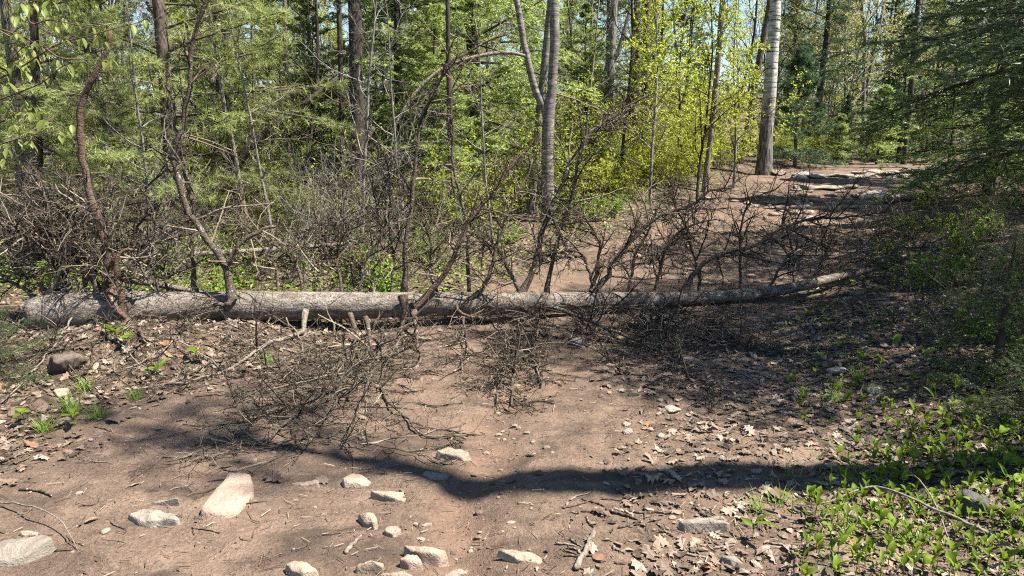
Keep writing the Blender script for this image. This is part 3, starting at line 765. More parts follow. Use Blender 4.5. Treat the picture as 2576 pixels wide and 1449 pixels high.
standing('pine_tree', 'thick dark furrowed trunk standing well behind the middle of the fallen log', [(898, 455, 36), (900, 300, 34), (895, 150, 33), (892, 0, 31)], 9.8, M_BARK_DARK, 11, (5.5, (M_BARK_DARK, M_PINE), dict(lper=4, size=0.07, per1=18)), dead=16)
standing('aspen_tree', 'tall white-barked aspen with black marks beside the far track', [(1924, 397, 36), (1928, 330, 32), (1934, 267, 31), (1942, 150, 28), (1950, 30, 26), (1954, -60, 24)], 15.6, M_ASPEN, 15, (6.5, (M_BARK_GREY, M_SPRING), dict(lper=2, per1=12, Lr=(1, 2.4))), dead=0, k=16)
standing('forked_tree', 'grey trunk forking at head height with a swollen collar, nearer of the close pair', [(1378, 480, 31), (1377, 400, 30), (1379, 300, 28), (1383, 262, 30), (1386, 250, 29), (1389, 225, 23), (1389, 200, 22), (1396, 100, 23), (1393, 0, 22), (1393, -60, 21)], 10.5, M_TWIN, 11,
         (5.5, (M_BARK_GREY, M_SPRING), dict(lper=2, per1=16)), extra=[[(1374, 300, 17), (1368, 270, 19), (1352, 240, 19), (1336, 187, 17), (1326, 140, 16), (1319, 117, 15), (1310, 60, 15), (1300, 0, 14), (1285, -60, 12)]], dead=3, k=14)
standing('grey_tree', 'mottled grey trunk close behind the forked trunk, slightly leaning', [(1340, 480, 22), (1352, 367, 21), (1359, 267, 20), (1372, 150, 19), (1384, 20, 18), (1388, -40, 17)], 11.1, M_TWIN, 10, (5.5, (M_BARK_GREY, M_SPRING), dict(lper=2, per1=14)), dead=3)
standing('grey_tree', 'rough grey trunk with bent limb between forked trunk and aspen', [(1528, 300, 25), (1533, 200, 24), (1540, 90, 20), (1545, 0, 17)], 13.2, M_BARK_GREY, 8, (4.6, (M_BARK_GREY, M_PALELEAF), dict(lper=2, per1=12)), extra=[[(1533, 160, 12), (1550, 140, 13), (1562, 110, 11), (1575, 60, 9), (1590, 10, 7)]], dead=7)
standing('dark_tree', 'straight dark trunk, one of two together behind the rough grey trunk', [(1598, 260, 16), (1601, 100, 16), (1603, 0, 15)], 14.5, M_BARK_DARK, 10, (5, (M_BARK_DARK, M_PINE), dict(lper=2, size=0.07)), dead=7)
standing('dark_tree', 'slimmer dark trunk right next to the straight dark trunk behind', [(1622, 260, 14), (1624, 100, 13), (1628, 0, 12)], 14.9, M_BARK_DARK, 9, (5, (M_BARK_DARK, M_PALELEAF), dict(lper=2)), dead=6)
standing('grey_tree', 'slender pale grey leaning trunk among yellow-green leaves near the aspen', [(1782, 390, 13), (1790, 320, 13), (1802, 200, 14), (1812, 80, 14), (1818, 0, 13)], 13.4, M_BARK_PALE, 9, (4.5, (M_BARK_GREY, M_SPRING), dict(lper=2)), dead=4)
standing('dark_tree', 'dark trunk leaning toward the aspen from behind', [(1868, 380, 15), (1890, 270, 16), (1912, 140, 15), (1932, 30, 13)], 17.0, M_BARK_PINE, 9, (5, (M_BARK_DARK, M_PINE), dict(lper=2, size=0.06)), dead=6)
standing('dark_tree', 'thin dark straight trunk beside the thick dark furrowed trunk', [(862, 440, 12), (858, 250, 12), (852, 0, 12)], 10.2, M_BARK_DARK, 8, (4, (M_BARK_DARK, M_SPRING), dict(lper=2, per1=12)), dead=8)
standing('dark_tree', 'dark trunk in the shade behind the drooping yellow leaves', [(95, 430, 24), (92, 300, 22), (88, 150, 19), (82, 0, 16)], 8.2, M_BARK_DARK, 8, (4.2, (M_BARK_DARK, M_PALELEAF), dict(lper=2)), extra=[[(85, 410, 16), (95, 310, 16), (112, 230, 15), (140, 180, 12)]], dead=8)
standing('grey_tree', 'lean grey trunk in the wood between the scaly pine and thin dark trunk', [(545, 490, 16), (540, 300, 16), (532, 150, 14), (530, 0, 13)], 11.4, M_BARK_GREY, 9, (4.5, (M_BARK_GREY, M_PALELEAF), dict(lper=2)), dead=8)
standing('pale_pole', 'bare pale slanting pole in front of the lean grey trunk', [(606, 470, 8), (590, 380, 9), (572, 300, 9), (558, 230, 8), (546, 170, 6), (540, 120, 5)], 8.6, M_BARK_PALE, None, None, dead=4)
standing('grey_tree', 'thin sunlit stem left of the thin dark straight trunk', [(725, 470, 10), (722, 250, 10), (716, 0, 9)], 12.5, M_BARK_PALE, 8, (4, (M_BARK_GREY, M_PALELEAF), dict(lper=2)), dead=6)
standing('dark_tree', 'dark slender trunk in the wood right of the hemlock', [(1135, 470, 15), (1132, 300, 14), (1128, 150, 12), (1126, 0, 10)], 9.8, M_BARK_DARK, 7, (4, (M_BARK_DARK, M_PALELEAF), dict(lper=2)), dead=9)
standing('dark_tree', 'brown trunk far beyond the track under the hanging boughs', [(2500, 340, 21), (2497, 200, 20), (2495, 60, 18)], 17.0, M_BARK_PINE, 10, (5, (M_BARK_DARK, M_PINE), dict(lper=2, size=0.07)), dead=6)
standing('dark_tree', 'dark trunk beyond the track end behind the hanging boughs', [(2275, 390, 13), (2290, 250, 13), (2300, 120, 12)], 19.0, M_BARK_DARK, 9, (5, (M_BARK_DARK, M_PALELEAF), dict(lper=2)), dead=6)
standing('grey_tree', 'pale-leaved tree with two slim stems beyond the track end', [(2172, 330, 8), (2173, 200, 9), (2176, 80, 9), (2165, 0, 8)], 22.0, M_BARK_GREY, 9, (3.2, (M_BARK_GREY, M_PALELEAF), dict(lper=5, per1=20, size=0.05, Lr=(0.8, 1.8))), extra=[[(2180, 220, 8), (2195, 150, 8), (2210, 80, 7), (2225, 0, 6)]], dead=5)

# leaning dead stems in the wood
def leaning(name, label, uvw, Y, mat, dY=0.0, cat='dead stem', twigs=8):
    pts, rad = traced(uvw, Y, None, dY, ground=False, n=22); b = pts[0].copy()
    root = thing(name, label, cat, b)
    mb = MB(); noisy_tube(mb, pts - b, rad, 9, 0.1, cap0=True, cap1=True); obj('stem', mb.mesh('stem', mat), root)
    if twigs:
        m2 = MB(); pos, d, r, t = spawn((pts - b)[None], rad[None], twigs, 0.1, 0.95, (1.1, 0.3)); p = grow(pos, d, rng.uniform(0.1, 0.5, twigs), 5, 0.18); r2 = taper(np.full(twigs, 0.005), 5); m2.tubes(p, r2, 4)
        q, dq, r_, t_ = spawn(p, r2, 4, 0.2, 1, (0.9, 0.3)); m2.tubes(grow(q, dq, rng.uniform(0.05, 0.25, len(q)), 4, 0.2), taper(np.full(len(q), 0.0025), 4), 3)
        tag(obj('twigs', m2.mesh('twigs', M_TWIG), root), kind='stuff')
    return root
leaning('leaning_dead_stem', 'black dead stem leaning between the pale pole and the thick dark trunk', [(560, 470, 18), (640, 360, 17), (715, 300, 15), (780, 250, 13), (850, 195, 9)], 9.0, M_BARK_DARK, 0.5)
leaning('leaning_dead_stem', 'reddish brown dead stem leaning on the thick dark trunk', [(838, 480, 17), (870, 430, 16), (905, 380, 14), (940, 320, 11)], 9.2, M_BARK_PINE, 0.2)
leaning('leaning_dead_stem', 'long arching silver dead limb in front of the hemlock', [(985, 330, 6), (1040, 240, 8), (1110, 175, 9), (1190, 145, 9), (1270, 132, 9), (1320, 140, 7)], 9.4, M_BARK_PALE, 0.4)
leaning('fallen_pole', 'bare grey fallen stem lying in the brush behind the trunk', [(470, 640, 14), (620, 632, 14), (760, 622, 12), (880, 612, 9)], 7.4, M_BARK_PALE, 0.4, twigs=5)
leaning('fallen_pole', 'second bare fallen stem propped in brush behind the log', [(300, 700, 17), (430, 722, 16), (520, 740, 12)], 6.3, M_BARK_PALE, -0.1, twigs=4)

# ------------------------------------------------------------------ the fallen tree
LOGY = lambda u: np.interp(u, [0, 300, 1300, 2000, 2280], [5.65, 5.72, 6.1, 6.9, 7.3])
log_uvw = [(85, 792, 92), (130, 790, 104), (190, 783, 102), (260, 778, 96), (420, 774, 84), (600, 770, 78), (900, 768, 67), (1150, 765, 60), (1300, 762, 54), (1450, 758, 46), (1600, 754, 39), (1800, 747, 33), (1920, 736, 29), (2000, 722, 27), (2080, 704, 24), (2150, 688, 20), (2200, 672, 16), (2235, 655, 11), (2258, 620, 8), (2275, 585, 5), (2285, 565, 3)]
lp = np.array([np.append(P(u, v, LOGY(u)), wpx(w, LOGY(u)) / 2) for u, v, w in log_uvw])
lq = spline(lp, 150)
LOGB = lq[30, :3].copy(); LOGB[2] = float(H(LOGB[0], LOGB[1]))
fallen = thing('fallen_tree', 'long dead fallen tree with bare branches lying across the dirt track', 'fallen tree', LOGB)
mb = MB(); noisy_tube(mb, lq[:, :3] - LOGB, np.maximum(lq[:, 3], 0.004), 30, 0.09, seed=3, cap0=True)
obj('trunk', mb.mesh('trunk', M_BARK_LOG), fallen)

def twig_mass(par, rpar, n1=14, n2=6, n3=3, L1=(0.15, 0.5), up=0.0, t0=0.12, lich=0.8, f2=0.45, f3=0.5, ang=(0.95, 0.3)):
    """dense dead twigs on one limb -> MB (materials: twig, lichen)"""
    m = MB()
    pos, d, r, t = spawn(par[None], rpar[None], n1, t0, 1.0, ang, even=True)
    L = rng.uniform(*L1, len(t)) * (1.1 - 0.55 * t)
    p1 = grow(pos, d, L, 6, 0.11, up); r1 = taper(np.minimum(r * 0.7, 0.005 + 0.009 * L), 6, 0.4); m.tubes(p1, r1, 4, 0)
    pos, d, r, t = spawn(p1, r1, n2, 0.12, 1.0, (0.95, 0.35)); L2 = np.repeat(L, n2) * f2 * rng.uniform(0.35, 1.25, len(t)) + 0.02
    p2 = grow(pos, d, L2, 5, 0.13, up); r2 = taper(np.minimum(r * 0.8, 0.0042), 5, 0.5); m.tubes(p2, r2, 3, 0)
    pos, d, r, t = spawn(p2, r2, n3, 0.15, 1.0, (0.95, 0.35)); L3 = np.repeat(L2, n3) * f3 * rng.uniform(0.35, 1.3, len(t)) + 0.012
    p3 = grow(pos, d, L3, 3, 0.16, up); m.tubes(p3, taper(np.minimum(r * 0.8, 0.003), 3, 0.55), 3, 0)
    for pp, k in ((p2, lich), (p3, lich * 0.5)):
        sel = pp.reshape(-1, 3)[rng.uniform(size=pp.shape[0] * pp.shape[1]) < 0.14 * k]
        n = len(sel)
        for rep in range(2):
            m.blades(sel + rng.normal(0, 0.003, (n, 3)), nrm(rng.normal(size=(n, 3)) - [0, 0, 0.3]), rng.uniform(0.004, 0.011, n), rng.uniform(0.003, 0.007, n), 1)
    return m

def limb(pts, w0, w1, n1=14, n2=6, n3=3, L1=(0.15, 0.5), up=0.0, mat=None, t0=0.12, lich=0.8, cap=False, n=18, ground_end=False):
    """pts: (u, v, Y) rows from the trunk outwards"""
    A = []
    for u, v, Y in pts:
        a = P(u, v, Y)
        if a[2] < float(H(a[0], a[1])) + 0.015:      # would be under the ground: touch down where the sight line does
            a = P(u, v, G(u, v)[1] - 0.05); a[2] = max(a[2], float(H(a[0], a[1])) + 0.015)
        A.append(a)
    A = np.array(A); w0 *= 1.2; w1 *= 1.2
    Ym = np.array([y for _, _, y in pts])
    q = spline(A, n)
    # knotty, uneven line
    ln = np.linalg.norm(q[-1] - q[0]); q[1:] += rng.normal(0, 0.006, (n - 1, 3))
    rr = wpx(np.linspace(w0, w1, n), float(Ym.mean())) / 2 * (1 + (0.7 if w0 > 10 else 0.0) * np.exp(-np.arange(n) / 1.1))
    n1 = int(n1 * (0.6 if pts[0][0] > 1900 else 1.15)); L1 = (L1[0], L1[1] * 1.15)
    b = MB(); noisy_tube(b, q - LOGB, rr, 8, 0.14, seed=len(bpy.data.objects) % 60, cap1=True)
    br = obj('branch', b.mesh('branch', mat or M_LIMB), fallen)
    if n1:
        tm = twig_mass(q - LOGB, rr, n1, n2, n3, L1, up, t0, lich)
        for k in range(len(tm.V)):
            vv = tm.V[k]; vv[:, 2] = np.maximum(vv[:, 2], H(vv[:, 0] + LOGB[0], vv[:, 1] + LOGB[1]) + rng.uniform(0.002, 0.012, len(vv)) - LOGB[2])
        tag(obj('twigs', tm.mesh('twigs', [M_TWIG, M_LICHEN], smooth=False), br), kind='stuff')
    return q

def up_limb(uv, dy0=0.05, dy1=0.35, w0=10, w1=3, **kw):
    u0 = uv[0][0]; Y0 = float(LOGY(u0)); n = len(uv)
    return limb([(u, v, Y0 + dy0 + (dy1 - dy0) * i / (n - 1)) for i, (u, v) in enumerate(uv)], w0, w1, **kw)

up_limb([(288, 748), (277, 690), (266, 620), (248, 555), (225, 480), (210, 420), (203, 330), (212, 245), (240, 190), (265, 130), (276, 72)], -0.02, 0.1, 18, 10, n1=9, n2=4, n3=2, mat=M_LIMB_RED, L1=(0.1, 0.4), n=26)
up_limb([(583, 752), (572, 696), (563, 663), (547, 636), (520, 600), (497, 560), (467, 523), (443, 433), (437, 383), (457, 340), (463, 283), (477, 217), (480, 150), (490, 83), (513, 20), (533, -30)], -0.12, 0.1, 15, 8, n1=20, n2=5, n3=3, L1=(0.12, 0.55), n=34)
up_limb([(566, 672), (583, 650), (608, 612), (650, 582), (690, 570)], -0.1, 0.0, 12, 7, n1=3, n2=3, n3=2)
up_limb([(480, 500), (466, 430), (455, 375), (442, 320), (437, 270), (425, 235), (418, 215)], 0.1, 0.1, 10, 4, n1=10, n2=5, n3=3)
up_limb([(583, 752), (575, 765), (533, 768), (495, 783), (470, 800)], -0.16, -0.3, 11, 6, n1=4)
up_limb([(490, 738), (487, 680), (483, 633), (486, 590), (478, 556)], 0.0, 0.1, 11, 7, n1=5, n2=4, n3=2)
up_limb([(300, 785), (306, 740), (290, 700), (296, 645), (318, 630), (345, 628)], -0.18, -0.12, 15, 7, n1=4, mat=M_LIMB_RED)
up_limb([(275, 730), (285, 765), (305, 790), (335, 808), (352, 830), (365, 856)], -0.16, -0.45, 12, 6, n1=4, mat=M_LIMB_RED)
up_limb([(268, 745), (262, 690), (285, 655), (290, 640)], -0.1, -0.1, 13, 9, n1=0, mat=M_LIMB_RED)
up_limb([(280, 700), (330, 698), (365, 700), (345, 650), (350, 625)], -0.1, -0.1, 8, 4, n1=4, n2=3)
for uv, w in [([(250, 738), (217, 680), (187, 656), (133, 616), (90, 560), (50, 500)], 11), ([(150, 728), (130, 663), (90, 620), (43, 570), (5, 515)], 12), ([(120, 745), (60, 640), (25, 600), (-20, 560)], 9), ([(180, 738), (140, 640), (120, 580), (110, 500), (90, 440)], 9),
              ([(215, 738), (205, 670), (165, 590), (160, 520), (175, 460)], 8), ([(240, 735), (240, 660), (215, 590), (230, 520), (300, 480)], 8), ([(100, 760), (50, 720), (10, 700), (-30, 660)], 10), ([(330, 735), (300, 660), (330, 600), (370, 540), (430, 500)], 7), ([(205, 735), (250, 650), (290, 560), (330, 500), (420, 430)], 7)]:
    up_limb(uv, 0.0, 0.35, w, 4, n1=13, n2=6, n3=3, L1=(0.15, 0.5))
up_limb([(113, 606), (60, 590), (0, 562), (-40, 550)], 0.0, -0.2, 8, 5, n1=8)
rb = np.random.default_rng(52)
for i in range(12):
    u0 = rb.uniform(70, 420); du = rb.normal(-40, 130); hv = rb.uniform(120, 300)
    uv = [(u0, 740), (u0 + du * 0.25 + rb.normal(0, 12), 740 - hv * 0.35), (u0 + du * 0.6 + rb.normal(0, 14), 740 - hv * 0.72), (u0 + du + rb.normal(0, 16), 740 - hv), (u0 + du * 1.5, 740 - hv * 1.08)]
    up_limb(uv, 0.0, rb.uniform(-0.3, 0.5), rb.uniform(5, 9), 2.5, n1=10, n2=5, n3=2, L1=(0.15, 0.5), mat=[M_BARK_PALE, M_LIMB, M_BARK_PALE][i % 3])
# mid-trunk limbs
up_limb([(1016, 735), (1019, 650), (1022, 593), (1036, 516), (1040, 470), (1046, 400), (1059, 300), (1092, 233), (1119, 173), (1160, 140), (1210, 110), (1276, 87)], 0.05, 0.5, 10, 4, n1=22, n2=6, n3=3, L1=(0.15, 0.6), n=26)
up_limb([(1180, 735), (1175, 600), (1172, 546), (1156, 493), (1142, 427), (1136, 333), (1132, 267), (1152, 187)], 0.2, 0.6, 8, 3.5, n1=18, n2=6, n3=3, n=22)
up_limb([(1042, 770), (1072, 745), (1106, 703), (1136, 656), (1159, 606), (1179, 556), (1212, 516), (1242, 483), (1272, 440), (1309, 393), (1349, 350)], -0.12, 0.1, 13, 5, n1=20, n2=6, n3=3, L1=(0.15, 0.5), n=24, mat=M_LIMB_RED)
up_limb([(1166, 768), (1212, 730), (1232, 683), (1246, 630), (1266, 566), (1286, 516), (1302, 483), (1326, 443), (1340, 400)], -0.08, 0.2, 10, 4, n1=18, n2=6, n3=3, n=22)
up_limb([(1312, 738), (1336, 690), (1352, 633), (1366, 583), (1379, 533), (1406, 483), (1439, 400), (1492, 333), (1559, 283), (1626, 240)], 0.05, 0.4, 12, 3.5, n1=26, n2=7, n3=3, L1=(0.15, 0.6), n=26)
up_limb([(1312, 738), (1299, 716), (1279, 680), (1259, 640), (1239, 620), (1205, 603), (1190, 560)], 0.05, 0.3, 9, 3, n1=16, n2=6, n3=3)
up_limb([(1376, 740), (1382, 696), (1392, 650), (1406, 593), (1422, 543), (1439, 493), (1456, 400), (1475, 360), (1512, 320), (1580, 290)], 0.05, 0.2, 9, 3, n1=22, n2=7, n3=3, n=22)
up_limb([(1488, 735), (1526, 700), (1542, 663), (1576, 620), (1609, 583), (1652, 546), (1686, 536), (1740, 515), (1790, 480), (1840, 470)], 0.02, 0.3, 12, 4, n1=26, n2=7, n3=4, L1=(0.15, 0.55), n=24)
up_limb([(1490, 735), (1499, 700), (1506, 650), (1506, 600), (1476, 563), (1442, 540), (1400, 535)], 0.05, 0.35, 9, 3.5, n1=16, n2=7, n3=3)
up_limb([(1495, 730), (1476, 673), (1456, 633), (1376, 640), (1330, 655)], 0.02, 0.15, 7, 3, n1=14, n2=6, n3=3)
up_limb([(1717, 738), (1747, 686), (1787, 650), (1830, 633), (1884, 623), (1917, 606), (1950, 586), (2000, 563), (2050, 550), (2134, 546), (2230, 540)], 0.0, 0.2, 11, 3, n1=32, n2=7, n3=4, L1=(0.15, 0.6), n=26)
up_limb([(1760, 738), (1754, 670), (1737, 610), (1724, 566), (1700, 520), (1690, 470)], 0.02, 0.2, 8, 3, n1=18, n2=7, n3=4)
up_limb([(1860, 735), (1864, 623), (1867, 550), (1884, 510), (1924, 486), (1960, 470)], 0.02, 0.15, 7, 2.5, n1=18, n2=6, n3=3)
up_limb([(2027, 712), (2064, 676), (2077, 633), (2110, 596), (2150, 580), (2200, 560)], 0.02, 0.2, 7, 2.5, n1=20, n2=7, n3=4)
up_limb([(1640, 745), (1660, 690), (1668, 640), (1700, 590), (1760, 560), (1800, 555)], 0.02, 0.4, 8, 3, n1=20, n2=7, n3=4)
up_limb([(1930, 730), (1960, 680), (1985, 640), (2040, 610), (2080, 600)], 0.0, 0.3, 7, 2.5, n1=20, n2=7, n3=4)
up_limb([(1570, 745), (1590, 690), (1600, 640), (1640, 560), (1660, 500), (1700, 440)], 0.1, 0.6, 7, 2.5, n1=18, n2=7, n3=3)
up_limb([(2110, 690), (2150, 640), (2190, 600), (2260, 570)], 0.0, 0.2, 6, 2, n1=18, n2=7, n3=4)
up_limb([(2170, 678), (2230, 650), (2290, 600), (2330, 570)], 0.0, 0.1, 6, 2, n1=18, n2=7, n3=4)
up_limb([(1995, 715), (2000, 660), (1990, 610), (1970, 560), (1985, 500)], 0.1, 0.4, 6, 2, n1=18, n2=7, n3=4)
# brushy limbs behind the log on the sunny side
for uv, w in [([(700, 735), (690, 660), (640, 600), (600, 560), (560, 540)], 7), ([(765, 750), (755, 690), (720, 640), (660, 600), (600, 570)], 8), ([(860, 735), (850, 660), (880, 600), (860, 540), (870, 480)], 6), ([(940, 738), (930, 700), (880, 660), (830, 620), (790, 570)], 7), ([(905, 735), (920, 650), (960, 590), (950, 520), (980, 450)], 6),
              ([(1100, 735), (1080, 680), (1090, 620), (1060, 560), (1075, 500)], 6), ([(640, 735), (660, 680), (720, 640), (790, 600), (850, 560)], 6), ([(420, 738), (410, 680), (370, 640), (360, 600)], 6), ([(810, 735), (800, 690), (820, 640), (800, 590), (830, 530)], 5), ([(985, 735), (990, 640), (975, 560), (985, 480), (970, 400)], 5)]:
    up_limb(uv, 0.05, 0.5, w, 3, n1=15, n2=6, n3=3, L1=(0.15, 0.55))

# limbs hanging or thrown forward of the log
def gy_(u, v):
    return float(G(u, v)[1])
def fwd_limb(uv, y0, y1, w0, w1, **kw):
    n = len(uv); return limb([(u, v, y0 + (y1 - y0) * i / (n - 1)) for i, (u, v) in enumerate(uv)], w0, w1, **kw)
fwd_limb([(1012, 745), (1016, 783), (1009, 833), (1016, 876), (985, 890), (960, 905)], 5.85, 5.55, 13, 5, n1=10, n2=5, lich=2)
fwd_limb([(1042, 785), (1046, 800), (1049, 866), (1059, 903), (1026, 943)], 5.85, 5.3, 10, 7, n1=8, lich=2)
fwd_limb([(1149, 768), (1159, 790), (1226, 803), (1266, 810), (1326, 820), (1386, 831)], 5.85, 5.5, 8, 5, n1=10, n2=5, lich=2, mat=M_LIMB_RED)
fwd_limb([(1166, 798), (1172, 850), (1179, 900), (1160, 925), (1106, 951)], 5.75, 5.0, 6, 3, n1=12, n2=5, lich=2)
fwd_limb([(1316, 775), (1349, 793), (1352, 816), (1326, 856), (1302, 900), (1292, 950), (1290, 1020)], 5.9, 4.75, 11, 4, n1=22, n2=7, n3=3, L1=(0.2, 0.55), lich=1.2, up=-0.03)
fwd_limb([(1320, 790), (1290, 860), (1270, 920), (1255, 970), (1250, 1010)], 5.7, 4.8, 6, 3, n1=17, n2=7, n3=3, L1=(0.2, 0.5), up=-0.04)
fwd_limb([(1340, 800), (1345, 880), (1350, 930), (1360, 970)], 5.7, 4.9, 6, 3, n1=16, n2=7, n3=3, L1=(0.2, 0.5), up=-0.04)
fwd_limb([(1366, 768), (1426, 783), (1476, 806), (1526, 826), (1592, 853), (1659, 886), (1699, 913), (1716, 933)], 5.95, 5.15, 9, 4, n1=22, n2=6, n3=3)
fwd_limb([(1409, 762), (1492, 770), (1592, 776), (1680, 785), (1800, 800)], 5.9, 5.9, 7, 3, n1=22, n2=7, n3=4)
fwd_limb([(1560, 770), (1620, 800), (1700, 830), (1800, 860), (1900, 880)], 6.1, 5.5, 8, 3, n1=28, n2=7, n3=4, up=-0.04)
fwd_limb([(1700, 765), (1760, 800), (1830, 840), (1870, 870), (1960, 890)], 6.3, 5.5, 7, 3, n1=28, n2=7, n3=4, up=-0.04)
fwd_limb([(1640, 765), (1670, 820), (1700, 880), (1740, 960), (1830, 1000)], 6.1, 4.9, 7, 3, n1=24, n2=7, n3=4, up=-0.04)
fwd_limb([(1480, 765), (1500, 830), (1530, 890), (1560, 930)], 6.0, 5.2, 7, 3, n1=20, n2=6, n3=3, up=-0.04)
# long limb swept to the left on the ground, and the twig heap in the foreground
fwd_limb([(768, 780), (763, 816), (757, 842), (700, 855), (650, 878), (583, 926), (500, 952), (420, 968), (330, 980)], 5.75, 4.95, 10, 3, n1=16, n2=5, n3=3, mat=M_BARK_PALE)
fwd_limb([(880, 790), (900, 860), (870, 930), (833, 1000), (767, 1028), (717, 1071), (670, 1110)], 5.7, 4.0, 10, 4, n1=22, n2=7, n3=2, L1=(0.25, 0.62), lich=1.6, up=-0.02)
fwd_limb([(920, 800), (930, 880), (860, 960), (770, 1010), (690, 1030), (640, 1050), (620, 1085)], 5.6, 4.1, 9, 4, n1=22, n2=7, n3=2, L1=(0.25, 0.62), lich=1.6, up=-0.02)
fwd_limb([(900, 830), (880, 920), (850, 1010), (800, 1080), (770, 1130)], 5.5, 3.9, 7, 3, n1=20, n2=7, n3=2, L1=(0.2, 0.6), lich=1.6, up=-0.02)
fwd_limb([(960, 830), (950, 900), (920, 980), (890, 1060), (860, 1120)], 5.5, 3.95, 6, 3, n1=16, n2=6, n3=2, L1=(0.2, 0.55), lich=1.6, up=-0.02)
fwd_limb([(800, 870), (740, 900), (690, 950), (640, 990), (590, 1010)], 5.3, 4.5, 6, 3, n1=16, n2=6, n3=2, L1=(0.2, 0.55), lich=1.6, up=-0.02)
fwd_limb([(930, 930), (976, 1008), (1019, 1045), (1039, 1078), (1085, 1098), (1139, 1093), (1170, 1105)], 4.7, 4.1, 5, 3, n1=9, n2=4, n3=2)
fwd_limb([(800, 1095), (892, 1111), (959, 1125), (1036, 1138), (1112, 1168)], 4.15, 3.75, 3, 1.6, n1=9, n2=3, n3=2)
fwd_limb([(780, 1090), (700, 1120), (600, 1140), (500, 1150), (420, 1160)], 4.1, 3.85, 4, 1.8, n1=12, n2=4, n3=2)
# brush under the left half of the log
for uv, y0, y1 in [([(180, 800), (150, 850), (110, 900), (60, 960), (10, 1010)], 5.5, 4.6), ([(400, 800), (440, 850), (520, 900), (560, 930)], 5.6, 5.0), ([(450, 810), (430, 860), (380, 900), (300, 930)], 5.6, 5.1), ([(600, 800), (560, 860), (540, 900), (480, 940)], 5.65, 5.0), ([(680, 800), (640, 850), (650, 890), (600, 930)], 5.65, 5.1), ([(250, 815), (300, 860), (350, 910), (420, 950)], 5.5, 4.9), ([(120, 820), (160, 900), (220, 960), (260, 1000)], 5.4, 4.6), ([(320, 810), (260, 850), (180, 870), (60, 900)], 5.5, 5.1), ([(720, 800), (760, 870), (740, 930), (700, 960)], 5.65, 4.8), ([(60, 800), (30, 830), (-20, 860)], 5.5, 5.2), ([(830, 800), (850, 860), (820, 910), (780, 930)], 5.7, 5.0)]:
    fwd_limb(uv, y0, y1, 4, 2.2, n1=13, n2=5, n3=3, L1=(0.12, 0.45), up=-0.03, mat=M_BARK_PALE if rng.uniform() < 0.4 else None)

# ------------------------------------------------------------------ rocks
def ico(sub=3):
    import bmesh
    bm = bmesh.new(); bmesh.ops.create_icosphere(bm, subdivisions=sub, radius=1)
    v = np.array([x.co[:] for x in bm.verts]); f = np.array([[q.index for q in x.verts] for x in bm.faces]); bm.free()
    return v, f
IV, IF = ico(4); IV2, IF2 = ico(2)
def rock_mesh(w, d, h, mat, seed, planes=9, low=False, flat=0.55, smooth=True):
    r = np.random.default_rng(seed); v, f = (IV2, IF2) if low else (IV, IF)
    n = nrm(r.normal(size=(planes, 3)) * [1, 1, 0.8]); dd = r.uniform(0.55, 0.88, planes)
    n = np.vstack([n, [r.normal(0, 0.15), r.normal(0, 0.15), 1]]); n = nrm(n); dd = np.append(dd, flat)
    dot = v @ n.T; rad = np.min(np.where(dot > 0.05, dd[None] / np.maximum(dot, 0.05), 9), axis=1); rad = np.minimum(rad, 1.05)
    p = v * rad[:, None]
    nz = fbm(p[:, 0] * 3 + seed, p[:, 1] * 3 + p[:, 2] * 2.3, seed % 90, 4); p = p * (1 + 0.13 * nz)[:, None]
    p = p / np.abs(p).max(0) * [w / 2, d / 2, h / 2]
    m = MB(); m.add(p, tri=f); return m.mesh('rock', mat, smooth)
def rock(label, u, v, wu, hv, mat, seed, depth=1.0, h=None, sink=0.35, rz=0.0, tilt=(0, 0), planes=9, flat=0.55, name='rock', group=None, low=False):
    """wu, hv: visible width and height in photo px around (u, v)"""
    g = G(u, v); Y = g[1]; w = wpx(wu, Y); vis = wpx(hv, Y)
    ang = math.atan2(1.6 - g[2], Y)
    d = w * depth
    hh = h if h else max(0.25 * w, min(0.6 * w, (vis - d * math.sin(ang) * 0.8) / math.cos(ang) + 0.04))
    o = obj(name, rock_mesh(w, d, hh, mat, seed, planes, low, flat), None, (g[0], g[1], g[2] + hh * (0.5 - sink)), (tilt[0], tilt[1], rz))
    tag(o, label, 'rock', group); return o
